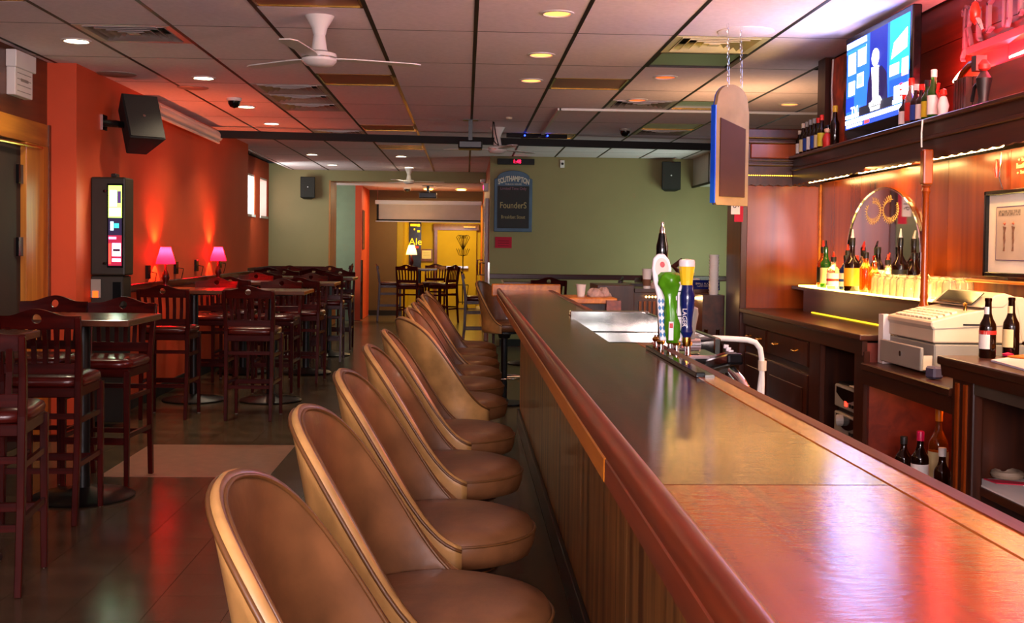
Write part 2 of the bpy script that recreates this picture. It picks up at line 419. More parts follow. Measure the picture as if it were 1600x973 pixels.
struct(MB().box(-1.98, -1.3, 23.44, 23.5, 0, .1).build('baseboard_back', MT['blackmatte'], None))
struct(MB().box(-1.3, .34, 26.16, 26.2, 0, .06).build('baseboard_back', MT['beige'], None))
# right block (green wall facing the room) and its side with the door leaf
struct(MB().box(.34, 4.0, 16.4, 16.6, 0, H+.1).build('wall_back', MT['greenwall'], None))
struct(MB().box(.34, .5, 16.6, 26.4, 0, H+.1).build('wall_passage', mat('wall_paint_brick', '#a8482c', .5, var=.05), None))
d2 = struct(MB().box(.285, .335, 17.0, 19.7, .02, 2.15).build('door_2', mat('door_varnished', '#8a4a18', .3, var=.15), None, bevel=.003))
MB().box(.28, .285, 17.4, 17.8, 1.2, 2.0).build('door_window', MT['blackgloss'], d2)
MB().tube([(.285, 17.3, 1.0), (.22, 17.3, 1.0), (.22, 17.3, 1.18), (.285, 17.3, 1.18)], .012, 8).build('handle', MT['chrome'], d2)
MB().tube([(.285, 19.3, .95), (.2, 19.3, .95), (.2, 19.3, 1.2), (.285, 19.3, 1.2)], .014, 8).build('handle', MT['chrome'], d2)
MB().box(.32, .345, 16.36, 16.41, .35, 1.2).build('corner_guard', MT['steel'], d2)
# chair rails
def rail(name, *a): return struct(MB().box(*a).build(name, MT['cherry_h'], None, bevel=.006))
rail('trim_5', .34, 4.0, 16.36, 16.4, .97, 1.04)
rail('trim_6', -2.86, -2.83, 9.06, 15.1, 1.0, 1.07)
rail('trim_7', -3.43, -2.45, 19.96, 20.0, .97, 1.05)
rail('trim_8', -3.43, -3.4, 15.1, 20.0, .97, 1.05)
struct(MB().box(.5, 3.9, 16.37, 16.4, 0, .1).build('baseboard_back', MT['blackmatte'], None))
struct(MB().box(-2.86, -2.84, 8.5, 15.1, 0, .1).build('baseboard_left', MT['blackmatte'], None))
# right wall, soffit, wall behind the camera with the street window
struct(MB().box(3.9, 4.1, 8.1, 16.6, 0, .9).box(3.9, 4.1, 8.1, 13.2, .9, H+.1).box(3.9, 4.1, 13.2, 15.2, 2.2, H+.1).box(3.9, 4.1, 15.2, 16.6, .9, H+.1).build('wall_right', MT['greenwall'], None))
sf = struct(MB().box(3.27, 3.9, 12.9, 16.4, 2.33, H).build('soffit', MT['white'], None))
for y in (14.1, 15.3): MB().box(3.262, 3.27, y-.01, y+.01, 2.33, H).build('seam_strip', MT['grid'], sf)
MB().box(3.255, 3.29, 12.9, 16.4, 2.31, 2.335).build('edge_strip', MT['grid'], sf)
fw = struct(MB().box(-3.4, 1.3, -2.75, -2.6, 0, .65).box(1.85, 2.7, -2.75, -2.6, 0, .65).box(-3.4, 2.7, -2.75, -2.6, 2.45, H+.1).box(-3.4, -1.55, -2.75, -2.6, .65, 2.45).box(1.15, 1.3, -2.75, -2.6, .65, 2.45).box(1.85, 2.7, -2.75, -2.6, .65, 2.45).build('wall_front', MT['olivewall'], None))
wn = struct(MB().box(-1.55, 1.15, -2.7, -2.68, .65, 2.45).build('window_3', MT['skyglass'], None))
w4 = struct(MB().box(1.3, 1.85, -2.72, -2.70, .1, 2.45).build('door_3', glow('daylit_door_pane', '#f4f8ff', 5), None))
MB().box(1.3, 1.38, -2.69, -2.62, .0, 2.45).box(1.77, 1.85, -2.69, -2.62, 0, 2.45).box(1.3, 1.85, -2.69, -2.62, 0, .16).build('door_frame', MT['mahog_darkv'], w4)
MB().box(-.24, -.16, -2.68, -2.62, .65, 2.45).box(-1.55, 1.15, -2.68, -2.62, .62, .68).build('window_frame', MT['mahog_darkv'], wn)
# upper plank wall behind the television and lower back bar wall
wu = struct(MB().box(2.52, 2.7, -2.6, 7.76, 0, H+.1).build('wall_right', MT['mahog_darkv'], None))
pm = None
for k in range(3):
    z0 = 2.06+k*.225
    for (a, b_) in ((0.0, 2.6), (2.6, 5.2), (5.2, 7.76)):
        o = MB().box(2.495, 2.52, a+.002, b_-.002, z0, min(z0+.221, H-.002)).build('plank', MT['plank'], wu)

# black ceiling beam with the speaker bar
bm_ = thing('ceiling_beam', (0, 12.9, 2.66), 'long black beam hung across the ceiling of the room', 'beam')
MB().prism([(-2.86, 12.80), (3.1, 13.45), (3.1, 13.53), (-2.86, 12.88)], 2, 2.60, 2.68).build('rail', MT['blackmatte'], bm_)
MB().prism([(.45, 13.05), (1.15, 13.1), (1.15, 13.16), (.45, 13.11)], 2, 2.68, 2.725).build('light_bar', MT['blackgloss'], bm_)
bl = glow('blue_led', '#2038ff', 6)
for x in (.66, .92): MB().lathe([(0, -.012), (.012, 0), (0, .012)], (x, 13.04, 2.70), 8).build('indicator_light', bl, bm_)['label'] = 'blue indicator light'

# ================================================================== CEILING FITTINGS
def canlight(x, y, lit, label, power=0, col=(1, .85, .6), em='#fff0c8', es=12):
    t = thing('recessed_light', (x, y, H), label, 'ceiling light', 'recessed ceiling lights')
    n = 28
    MB().lathe([(.095, 0), (.095, -.006), (.078, -.010), (.072, 0.002), (.06, .0)], (x, y, H-.0), n).build('trim_ring', MT['white'], t, smooth=True)
    MB().lathe([(.0, -.004), (.071, -.004), (.071, -.001)], (x, y, H), n).build('bulb_face', glow('bulb_lit' if lit else 'bulb_dim', em, es), t)
    if power: spot('can_spot', (x, y, H-.03), (x, y, 0), col, power, 125, .8, .05)
ordn = ['nearest', 'second', 'third', 'fourth', 'fifth', 'sixth']
for k, (x, y) in enumerate([(-2.54, 7.55), (-2.08, 9.12), (-2.10, 10.97), (-2.11, 12.45)]):
    canlight(x, y, 1, 'bright recessed light, %s from the camera in the left row over the pub tables' % ordn[k], 26)
for k, (x, y) in enumerate([(-2.23, 16.6), (-2.18, 18.66)]):
    canlight(x, y, 1, 'bright recessed light beyond the beam, left side, %s of its pair' % ('nearer' if k == 0 else 'farther'), 14)
for k, (x, y) in enumerate([(-.955, 16.7), (-.955, 19.0)]):
    canlight(x, y, 1, 'bright recessed light beyond the beam near the middle, %s of its pair' % ('nearer' if k == 0 else 'farther'), 12)
for k, (x, y) in enumerate([(.495, 6.38), (.497, 7.75), (.497, 8.94)]):
    canlight(x, y, 0, 'dim orange recessed light, %s from the camera over the bar counter' % ordn[k], 6, (1, .5, .2), '#ff9440', 2.2)
for k, (x, y) in enumerate([(1.5, 8.65), (1.49, 10.0)]):
    canlight(x, y, 0, 'dim orange recessed light right of the bar, %s of the pair' % ('nearer' if k == 0 else 'farther'), 4, (1, .45, .15), '#e0581c', 1.0)
canlight(2.87, 10.1, 0, 'dim orange recessed light left of the television post', 10, (1, .55, .22), '#ff9440', 1.2)
canlight(2.72, 14.2, 0, 'faint recessed light far back beside the hanging board', 3, (1, .5, .2), '#b04818', .8)
for lab, x, y, z in (('small warm vestibule ceiling light, left one above the screen', -.75, 22.6, 2.55), ('bright warm vestibule ceiling light, right one above the screen', -.1, 22.6, 2.55)):
    t = thing('recessed_light', (x, y, z), lab, 'ceiling light', 'recessed ceiling lights')
    MB().lathe([(.12, 0), (.12, -.008), (.09, -.01)], (x, y, z), 20).build('trim_ring', MT['white'], t)
    MB().lathe([(0, -.012), (.088, -.012), (.088, 0)], (x, y, z), 20).build('bulb_face', glow('bulb_gold', '#ffc850', 14), t)
    spot('can_spot', (x, y, z-.05), (x, y, 0), (1, .75, .3), 8, 140, .8)

def vent(x0, y0, label, mt=None, w_=.61, d_=.61, kind='vent'):
    t = thing('ceiling_vent', (x0+w_/2, y0+d_/2, H), label, 'vent', 'square ceiling vents')
    mt = mt or MT['vent']; g_ = .012
    def ring(m_, s, z0, z1, t_):
        cx, cy = x0+w_/2, y0+d_/2; a = w_/2-s; b_ = d_/2-s
        # sloped square frame
        o = [(cx-a, cy-b_, z0), (cx+a, cy-b_, z0), (cx+a, cy+b_, z0), (cx-a, cy+b_, z0)]
        a -= t_; b_ -= t_
        i_ = [(cx-a, cy-b_, z1), (cx+a, cy-b_, z1), (cx+a, cy+b_, z1), (cx-a, cy+b_, z1)]
        o2 = [(p[0], p[1], p[2]+.004) for p in o]; i2 = [(p[0], p[1], p[2]+.004) for p in i_]
        fs = []
        for k in range(4):
            k2 = (k+1) % 4; fs += [(k, k2, 4+k2, 4+k), (8+k, 12+k, 12+k2, 8+k2), (k, 8+k, 8+k2, k2), (4+k, 4+k2, 12+k2, 12+k)]
        m_.add(o+i_+o2+i2, fs)
    mm = MB(); ring(mm, g_, H-.004, H-.002, .045); mm.build('frame', mt, t)
    MB().box(x0+.03, x0+w_-.03, y0+.03, y0+d_-.03, H+.05, H+.056).build('duct_plate', MT['blackmatte'], t)
    for s in (.06, .115, .17, .225):
        mm = MB(); ring(mm, s, H-.006, H+.035, .05); mm.build('louvre', mt, t)
    cx, cy = x0+w_/2, y0+d_/2
    MB().box(cx-.035, cx+.035, cy-.035, cy+.035, H-.004, H+.0).build('centre_plate', mt, t)
def cell(i, j, part='a'): return GX+i*TU, GY+j*TV_+(0 if part == 'a' else TV_/2)
cream = mat('vent_cream', '#d9cf9c', .4, .2, var=.05)
vent(*cell(-4, 0), 'square louvred ceiling vent nearest the upper left corner')
vent(*cell(2, 0), 'cream square louvred ceiling vent above the bar, left of the television', cream)
for k, (i, j, p) in enumerate([(-3, 2, 'a'), (-3, 2, 'b'), (-3, 3, 'a')]):
    vent(*cell(i, j, p), '%s of three adjoining red-lit ceiling vents near the dome camera' % ['nearest', 'middle one', 'farthest'][k])
vent(*cell(-3, 5), 'ceiling vent on the left just before the black beam')
vent(*cell(2, 2, 'b'), 'ceiling vent right beside the top of the hanging board')
vent(*cell(3, 4, 'b'), 'dark patterned ceiling vent far right near the grey dome camera')
def panel(i, j, p, label, mt, frame=True):
    x0, y0 = cell(i, j, p); t = thing('ceiling_light_panel', (x0+.3, y0+.3, H), label, 'ceiling panel', 'flush ceiling panels')
    B('diffuser', mt, t, x0+.02, x0+.59, y0+.02, y0+.59, H+.004, H+.012)
    MB().box(x0+.01, x0+.60, y0+.006, y0+.022, H-.003, H+.01).box(x0+.01, x0+.60, y0+.588, y0+.602, H-.003, H+.01).box(x0+.01, x0+.028, y0+.006, y0+.6, H-.003, H+.01).box(x0+.582, x0+.6, y0+.006, y0+.6, H-.003, H+.01).build('frame', MT['brass'] if frame else MT['grid'], t)
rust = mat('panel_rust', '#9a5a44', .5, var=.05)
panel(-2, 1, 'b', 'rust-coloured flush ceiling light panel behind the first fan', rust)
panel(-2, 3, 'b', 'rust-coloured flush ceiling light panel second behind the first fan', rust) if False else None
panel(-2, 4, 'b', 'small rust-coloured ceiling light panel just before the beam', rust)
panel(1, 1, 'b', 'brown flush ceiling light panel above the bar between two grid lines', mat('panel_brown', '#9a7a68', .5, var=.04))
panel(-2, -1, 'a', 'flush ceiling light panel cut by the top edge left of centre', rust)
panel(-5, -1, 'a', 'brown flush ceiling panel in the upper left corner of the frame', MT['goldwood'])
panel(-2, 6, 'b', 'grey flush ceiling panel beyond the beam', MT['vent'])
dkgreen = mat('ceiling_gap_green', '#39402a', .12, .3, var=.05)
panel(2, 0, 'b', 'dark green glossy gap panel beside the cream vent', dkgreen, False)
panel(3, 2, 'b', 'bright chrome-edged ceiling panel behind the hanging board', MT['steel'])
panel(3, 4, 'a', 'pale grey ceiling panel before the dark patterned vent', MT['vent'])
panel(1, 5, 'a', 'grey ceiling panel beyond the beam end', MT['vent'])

def fan(x, y, label, scale=1, ang=0):
    t = thing('ceiling_fan', (x, y, H), label, 'ceiling fan', 'white ceiling fans'); s = scale
    MB().lathe([(.085*s, 0), (.075*s, -.02*s), (.045*s, -.07*s), (.035*s, -.11*s), (0, -.11*s)], (x, y, H), 24).build('canopy', MT['white'], t, smooth=True)
    MB().lathe([(.032*s, -.105*s), (.035*s, -.12*s), (.045*s, -.19*s), (.05*s, -.2*s)], (x, y, H), 20).build('downrod', MT['white'], t, smooth=True)
    MB().lathe([(.03*s, -.2*s), (.06*s, -.205*s), (.095*s, -.215*s), (.1*s, -.225*s), (.1*s, -.236*s)], (x, y, H), 28).build('motor_top', MT['white'], t, smooth=True)
    MB().lathe([(.088*s, -.236*s), (.088*s, -.245*s)], (x, y, H), 28).build('motor_band', MT['chrome'], t, smooth=True)
    MB().lathe([(.1*s, -.245*s), (.1*s, -.258*s), (.08*s, -.28*s), (.03*s, -.29*s), (0, -.29*s)], (x, y, H), 28).build('motor_base', MT['white'], t, smooth=True)
    for k in range(3):
        a = ang+k*2*pi/3; ca, sa = math.cos(a), math.sin(a)
        mm = MB(); z = H-.24*s
        P = [(.09, -.02), (.2, -.045), (.55, -.055), (.60, -.03), (.60, .03), (.55, .055), (.2, .045), (.09, .02)]
        mm.prism([(x+u*ca-v*sa, y+u*sa+v*ca) for u, v in P], 2, z-.003, z+.003); mm.build('blade', MT['white'], t)
fan(-.85, 6.6, 'white ceiling fan nearest the camera, left of centre', 1.0, .35)
fan(.333, 12.5, 'white ceiling fan over the middle of the room beside the black projector', 1.0, .8)
fan(-.975, 19.4, 'small white ceiling fan far back before the wide opening', .9, .1)

def dome(x, y, z, label, base, r=.06):
    t = thing('dome_camera', (x, y, z), label, 'security camera')
    MB().lathe([(r*1.1, 0), (r*1.1, -.02), (r, -.028)], (x, y, z), 24).build('base', base, t, smooth=True)
    MB().lathe([(r*.92, -.026), (r*.88, -.05), (r*.6, -.08), (.0, -.092)], (x, y, z), 24).build('dome', MT['blackgloss'], t, smooth=True)
dome(-2.09, 10.36, H, 'black dome security camera with white base on the left ceiling', MT['white'])
dome(1.72, 12.4, H, 'grey dome security camera on the ceiling near the right vents', MT['greyplastic'])
dome(-1.15, 22.3, 2.56, 'small dome camera above the projection screen', MT['white'], .07)
def speaker_disc(x, y, label, r=.17, mt=None):
    t = thing('ceiling_speaker', (x, y, H), label, 'speaker')
    MB().lathe([(r, 0), (r*.98, -.006), (r*.8, -.012), (0, -.014)], (x, y, H), 28).build('grille', mt or MT['ceiling'], t, smooth=True)
speaker_disc(1.66, 6.8, 'flat round white ceiling speaker above the cream vent')
speaker_disc(-2.3, 9.7, 'flat round grey ceiling speaker before the dome camera', .13, MT['vent'])
speaker_disc(-2.72, 9.0, 'dark grey oval ceiling disc above the wall speaker', .15, MT['greyplastic'])
def projector(x, y, zt, zb, label, s=1):
    t = thing('projector', (x, y, zb), label, 'projector')
    MB().box(x-.02*s, x+.02*s, y-.02, y+.02, zb+.05, zt).build('mount_pole', MT['black'], t)
    MB().box(x-.08*s, x+.08*s, y-.06, y+.06, zt-.008, zt).build('ceiling_plate', MT['black'], t)
    MB().box(x-.125*s, x+.125*s, y-.12, y+.12, zb-.03*s, zb+.055*s).build('body', MT['black'], t, bevel=.015, seg=2)
    MB().cyl((x-.06*s, y+.12, zb), (x-.06*s, y+.15, zb), .025*s, n=14).build('lens', MT['blackgloss'], t)
projector(.035, 11.8, H, 2.455, 'black projector hanging on a pole before the beam')
projector(-.72, 21.5, 2.56, 2.36, 'far black projector hanging above the projection screen', 1.3)
o = MB().tube([(.27, 11.9, H), (.265, 11.9, 2.55), (.3, 11.9, 2.5), (.33, 11.9, 2.48), (.3, 11.95, 2.6), (.28, 11.95, H)], .006, 6).build('hanging_cable', MT['black'], None, smooth=True); tag(o, 'black looped cable hanging from the ceiling right of the projector pole', 'cable')
# white surface conduit on the ceiling
t = thing('conduit', (.9, 10.7, H), 'thin pale conduit running across the ceiling above the bar end', 'conduit')
MB().box(.86, 3.4, 10.66, 10.69, H-.026, H-.005).build('cross_run', MT['white'], t)
MB().box(.845, .875, 10.66, 13.0, H-.026, H-.005).build('long_run', MT['white'], t)
MB().lathe([(.035, 0), (.03, -.02), (0, -.025)], (.42, 11.5, H), 16).build('smoke_detector', MT['beige'], None, smooth=True)
tag(bpy.data.objects['smoke_detector'], 'small beige round detector on a ceiling grid line', 'detector')

# ================================================================== BAR COUNTER
bar = thing('bar_counter', (.45, 4.5, 0), 'long varnished wooden bar counter with raised armrest rail', 'bar counter')
def top_poly(y0, y1, xin): return None
XI = .277
# dark slab with the notch for the sink, in two joined boards
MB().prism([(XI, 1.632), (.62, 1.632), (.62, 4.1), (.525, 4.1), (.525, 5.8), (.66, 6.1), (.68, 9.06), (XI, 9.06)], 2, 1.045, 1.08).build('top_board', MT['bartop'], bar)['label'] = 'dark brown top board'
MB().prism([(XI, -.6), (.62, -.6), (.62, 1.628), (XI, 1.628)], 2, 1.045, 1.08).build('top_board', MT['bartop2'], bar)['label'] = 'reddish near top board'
MB().prism([(.622, -.6), (.69, -.6), (.69, 4.1), (.622, 4.1)], 2, 1.04, 1.081).build('inner_band', MT['barband'], bar, bevel=.002)
MB().prism([(.675, 1.05), (.70, 1.055), (.705, 1.068), (.70, 1.083), (.69, 1.089), (.675, 1.083)], 1, -.6, 4.1).build('inner_nosing', MT['barrail'], bar, smooth=True)
MB().prism([(.254, 1.046), (.250, 1.06), (.250, 1.076), (.254, 1.088), (.262, 1.095), (.272, 1.096), (.280, 1.091), (.284, 1.082), (.284, 1.046)], 1, -.6, 9.1).build('armrest_rail', MT['barrail'], bar, smooth=True)
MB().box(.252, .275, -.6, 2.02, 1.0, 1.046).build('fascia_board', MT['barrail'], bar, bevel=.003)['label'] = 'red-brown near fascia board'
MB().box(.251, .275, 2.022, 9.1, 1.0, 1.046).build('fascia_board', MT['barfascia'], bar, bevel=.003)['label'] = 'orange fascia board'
MB().box(.21, .76, 9.06, 9.13, 1.03, 1.13).build('end_rail', MT['barfascia'], bar, bevel=.008, seg=2)
MB().box(.66, .70, 6.1, 9.06, 1.04, 1.085).build('inner_trim', MT['barrail'], bar, bevel=.006)
y = -.6; k = 0
while y < 9.1:
    y2 = min(y+1.22, 9.1)
    MB().box(.445, .465, y+.002, y2-.002, .12, 1.0).build('front_panel', MT['barpanel'], bar); y = y2
MB().box(.275, .52, -.6, 9.1, 1.01, 1.044).build('sub_top', MT['mahog_dark'], bar)
MB().box(.466, .525, -.6, 9.1, 0.0, 1.01).build('core', MT['mahog_dark'], bar)
MB().box(.425, .445, -.6, 9.1, 0, .13).build('kick_board', MT['kick'], bar, bevel=.003)
# flap/return at the far end
t = thing('bar_flap', (.86, 8.4, 0), 'short wooden bar return at the far end holding a cup and towels', 'counter')
MB().box(.705, 1.06, 7.9, 8.42, 1.035, 1.075).build('top_board', MT['barfascia'], t, bevel=.005)
MB().box(.705, 1.03, 7.98, 8.42, 0, 1.035).build('cabinet', MT['mahog_darkv'], t)
B('corner_post', MT['barrail'], t, .98, 1.08, 7.86, 7.98, 0, 1.06)

# foam cup, towels
t = thing('foam_cup', (.83, 8.15, 1.075), 'white foam cup standing on the far bar return', 'cup')
MB().lathe([(.0, 0), (.026, 0), (.036, .085), (.039, .087), (.034, .085), (.024, .006), (0, .006)], (.83, 8.15, 1.075), 20).build('cup_body', MT['white'], t, smooth=True)
def crumple(name, c, rx, ry, rz, mt, label, cat, seed):
    rnd = random.Random(seed); mm = MB(); n, mrows = 26, 12; vs = []
    ph = [rnd.uniform(0, 6.28) for _ in range(8)]
    for a in range(mrows+1):
        v = a/mrows*pi/2
        for b_ in range(n):
            u = 2*pi*b_/n
            k = 1+.16*math.sin(3*u+ph[0]+2*v)+.12*math.sin(7*u+ph[1]-3*v)+.08*math.sin(11*u+ph[2]+5*v)
            vs.append((c[0]+rx*k*math.cos(u)*math.cos(v), c[1]+ry*k*math.sin(u)*math.cos(v), c[2]+rz*math.sin(v)*(1+.25*math.sin(5*u+ph[3])*math.cos(v))))
    fs = [tuple(range(n))[::-1]]
    for a in range(mrows):
        for b_ in range(n): fs.append((a*n+b_, a*n+(b_+1) % n, (a+1)*n+(b_+1) % n, (a+1)*n+b_))
    mm.add(vs, fs); o = mm.build(name, mt, None, smooth=2); return tag(o, label, cat)
crumple('bar_towel', (.925, 8.15, 1.075), .055, .06, .06, MT['cloth'], 'crumpled pale bar towel beside the foam cup', 'towel', 3)
crumple('bar_towel', (1.0, 8.2, 1.075), .05, .07, .065, MT['cloth'], 'crumpled bar towel at the end of the far bar return', 'towel', 5)

# stainless sink station behind the notch
t = thing('bar_sink', (.75, 5.1, .9), 'stainless steel bar sink and drainboard set into the counter', 'sink')
MB().box(.53, .93, 5.72, 5.78, 1.0, 1.105).build('back_splash', MT['steel'], t, bevel=.004)
MB().box(.905, .93, 4.1, 5.72, .98, 1.10).build('side_rim', MT['steel'], t, bevel=.004)
MB().box(.53, .905, 5.15, 5.72, .995, 1.0).build('drainboard', MT['steel'], t)
bs = MB(); x0, x1, y0, y1, zt, zb = .60, .86, 4.3, 5.1, 1.0, .84
bs.box(.53, x0, 4.12, 5.15, .99, 1.0).box(x1, .905, 4.12, 5.15, .99, 1.0).box(x0, x1, 4.12, y0, .99, 1.0).box(x0, x1, y1, 5.15, .99, 1.0)
bs.box(x0-.004, x0, y0, y1, zb, zt).box(x1, x1+.004, y0, y1, zb, zt).box(x0, x1, y0-.004, y0, zb, zt).box(x0, x1, y1, y1+.004, zb, zt).box(x0, x1, y0, y1, zb-.004, zb)
bs.build('basin', MT['steel'], t)
MB().box(.56, .92, 4.12, 5.74, .1, .835).build('cabinet_body', MT['steel'], t)
MB().tube([(.88, 4.6, 1.0), (.88, 4.6, 1.05), (.8, 4.6, 1.06)], .012, 8).build('faucet', MT['chrome'], t, smooth=True)

# white pipe rail behind the bar
t = thing('pipe_rail', (1.2, 4.6, 0), 'white bent pipe rail standing behind the beer taps', 'pipe')
MB().tube([(.86, 4.6, 1.065), (1.05, 4.6, 1.06), (1.15, 4.6, 1.055), (1.185, 4.6, 1.045), (1.205, 4.6, 1.02), (1.212, 4.6, .98), (1.215, 4.6, .88), (1.215, 4.6, .0)], .0115, 12).build('bent_pipe', MT['white'], t, smooth=True)
MB().cyl((1.215, 4.6, .93), (1.215, 4.6, .97), .017, n=14).build('collar', MT['beige'], t)
MB().tube([(1.215, 4.6, .94), (1.20, 4.6, .8), (1.18, 4.6, .0)], .010, 8).build('brace', MT['white'], t, smooth=True)

# drip tray + taps
t = thing('drip_tray', (.66, 3.4, 1.08), 'low dark metal drip tray rail on the bar before the beer taps', 'drip tray')
MB().box(.615, .64, 3.0, 3.85, 1.08, 1.094).build('tray_lip', MT['blackgloss'], t, bevel=.002)
MB().box(.64, .665, 3.0, 3.85, 1.081, 1.087).build('tray', MT['steel'], t)
tower = thing('tap_tower', (.73, 3.75, 1.08), 'chrome beer tap tower with faucets at the inner bar edge', 'tap tower')
MB().box(.70, .84, 3.68, 3.92, 1.03, 1.075).build('tower_base', MT['chrome'], tower, bevel=.01, seg=2)
MB().cyl((.70, 3.80, 1.10), (.79, 3.80, 1.10), .022, n=18).build('tower_head', MT['chrome'], tower, smooth=True)
TP = [(.69, 3.80), (.655, 3.78), (.70, 3.74), (.735, 3.72), (.66, 3.90), (.72, 3.90)]
for (x, y) in TP:
    MB().cyl((x, y, 1.06), (x, y, 1.125), .011, .008, 10).build('faucet', MT['chrome'], tower, smooth=True)
    MB().lathe([(.0, 0), (.013, .004), (.015, .012), (.009, .02)], (x, y, 1.10), 12).build('collar', MT['brass'], tower, smooth=True)
white_g = mat('gloss_white', '#e6dede', .15, var=0); green_g = mat('gloss_green', '#4c8c12', .18, var=.15, vs=20); blue_g = mat('gloss_navy', '#101c58', .12, var=.1, vs=20)
yellow_g = mat('gloss_yellow', '#f0c428', .2, var=.03); red_g = mat('gloss_red', '#c01018', .2, var=0); blue2 = mat('gloss_blue', '#1664a0', .2, var=0)
# white paddle with blue diamonds
t = thing('beer_tap', (.655, 3.72, 1.12), 'white paddle tap handle with blue diamonds and an oval badge', 'tap handle', 'beer tap handles')
P = [(-.014, 0), (.014, 0), (.018, .1), (.018, .165), (.03, .2), (.034, .235), (.028, .265), (.012, .285), (-.008, .285), (-.024, .27), (-.03, .235), (-.026, .19), (-.018, .15)]
def tl(p, z0=1.12, x=.655, y=3.72, lean=-.06): return (x+p[0]+lean*p[1], z0+p[1])
MB().prism([tl(p) for p in P], 1, 3.712, 3.73).build('paddle', white_g, t, bevel=.003)
mm = MB()
for r_i in range(6):
    for c_i in range(3):
        cx, cz = -.011+c_i*.011, .02+r_i*.022; d = .0052
        mm.prism([tl((cx-d, cz)), tl((cx, cz-d*1.8)), tl((cx+d, cz)), tl((cx, cz+d*1.8))], 1, 3.7105, 3.712)
mm.build('diamond_print', blue2, t)
mm = MB(); mm.prism([tl((.002+.022*math.cos(a), .238+.034*math.sin(a))) for a in [k*pi/10 for k in range(20)]], 1, 3.7105, 3.712); mm.build('oval_badge', mat('badge_cream', '#d8c8b8', .3, var=0), t)
mm = MB(); mm.prism([tl((.004+.008*math.cos(a), .25+.010*math.sin(a))) for a in [k*pi/6 for k in range(12)]], 1, 3.7095, 3.7105); mm.build('badge_emblem', red_g, t)
star = [( (.012 if k % 2 == 0 else .006)*math.cos(k*pi/6+pi/2)+.024, .10+(.014 if k % 2 == 0 else .007)*math.sin(k*pi/6+pi/2)) for k in range(12)]
MB().prism([tl(p) for p in star], 1, 3.700, 3.712).build('red_star', red_g, t)
# green carved handle
t = thing('beer_tap', (.70, 3.70, 1.115), 'lumpy green tap handle shaped like a carved root', 'tap handle', 'beer tap handles')
mm = MB(); prof = [(.020, 0), (.025, .02), (.024, .06), (.022, .10), (.022, .13), (.021, .15), (.026, .17), (.033, .19), (.036, .205), (.034, .22), (.024, .23), (.0, .232)]
vs = []; n = 36
for i, (r, z) in enumerate(prof):
    for k in range(n):
        a = 2*pi*k/n; rr = r*(1+.14*math.sin(3*a+z*60)+.10*math.sin(5*a-z*110)+.06*math.sin(9*a+z*200)); vs.append((.683+rr*math.cos(a)-.08*z, 3.70+rr*.8*math.sin(a), 1.115+z))
fs = []
for i in range(len(prof)-1):
    for k in range(n): fs.append((i*n+k, i*n+(k+1) % n, (i+1)*n+(k+1) % n, (i+1)*n+k))
fs.append(tuple(range(n))[::-1]); mm.add(vs, fs); mm.build('grip', green_g, t, smooth=2)
MB().box(.662, .677, 3.673, 3.681, 1.125, 1.185).build('side_label', white_g, t)
MB().box(.664, .675, 3.6722, 3.673, 1.165, 1.18).build('label_print', red_g, t)
# navy handle with the yellow glass on top
t = thing('beer_tap', (.74, 3.68, 1.12), 'navy tap handle topped by a yellow beer glass shape', 'tap handle', 'beer tap handles')
MB().lathe([(.012, -.01), (.015, 0), (.021, .012), (.017, .03), (.018, .06), (.024, .10), (.025, .13), (.019, .155), (.018, .165)], (.722, 3.68, 1.14), 20).build('grip', blue_g, t, smooth=True)
MB().lathe([(.012, -.035), (.015, -.02), (.014, -.005)], (.722, 3.68, 1.14), 16).build('ferrule', MT['brass'], t, smooth=True)
MB().lathe([(.019, .165), (.020, .18), (.024, .21), (.0255, .225)], (.719, 3.68, 1.14), 10).build('beer_glass', yellow_g, t)
MB().lathe([(.0258, .225), (.0262, .24), (.024, .247), (.0, .25)], (.719, 3.68, 1.14), 20).build('foam_head', white_g, t, smooth=True)
text('lettering', 'LAGER', white_g, t, (.709, 3.657, 1.20), .02, (-.4, -1, 0), .0008, up=(1, 0, 0))
# white square sign handle
t = thing('beer_tap', (.72, 3.76, 1.12), 'white tap handle with a framed rectangular plate, between the green and navy ones', 'tap handle', 'beer tap handles')
MB().box(.698, .708, 3.690, 3.70, 1.12, 1.19).build('stem', white_g, t, bevel=.002)
MB().box(.684, .722, 3.689, 3.697, 1.19, 1.315).build('plate', white_g, t, bevel=.003)
MB().box(.690, .716, 3.688, 3.689, 1.20, 1.285).build('plate_border', MT['black'], t)
MB().box(.692, .714, 3.687, 3.688, 1.204, 1.281).build('plate_face', white_g, t)
# black and chrome handle behind
t = thing('beer_tap', (.70, 3.9, 1.12), 'tall black tap handle with a silver tip behind the white paddle', 'tap handle', 'beer tap handles')
MB().lathe([(.01, 0), (.012, .1), (.013, .25), (.02, .29), (.021, .33), (.014, .36), (.012, .375)], (.675, 3.9, 1.10), 16).build('grip', MT['blackgloss'], t, smooth=True)
MB().lathe([(.010, .375), (.009, .39), (.005, .40), (.006, .41), (.0, .415)], (.675, 3.9, 1.10), 14).build('silver_tip', MT['chrome'], t, smooth=True)
t = thing('beer_tap', (.73, 3.92, 1.12), 'slanting brown wooden tap handle behind the white plate', 'tap handle', 'beer tap handles')
MB().tube([(.725, 3.92, 1.12), (.73, 3.92, 1.30), (.74, 3.92, 1.345), (.72, 3.92, 1.36), (.75, 3.92, 1.385)], [.01, .011, .013, .012, .008], 10).build('grip', MT['mahog_darkv'], t, smooth=True)
t = thing('beer_tap', (.78, 3.85, 1.12), 'small grey round-ended tap lever right of the navy handle', 'tap handle', 'beer tap handles')
MB().lathe([(.008, 0), (.012, .04), (.02, .08), (.018, .1), (.0, .11)], (.775, 3.85, 1.12), 14).build('lever', MT['greyplastic'], t, smooth=True)
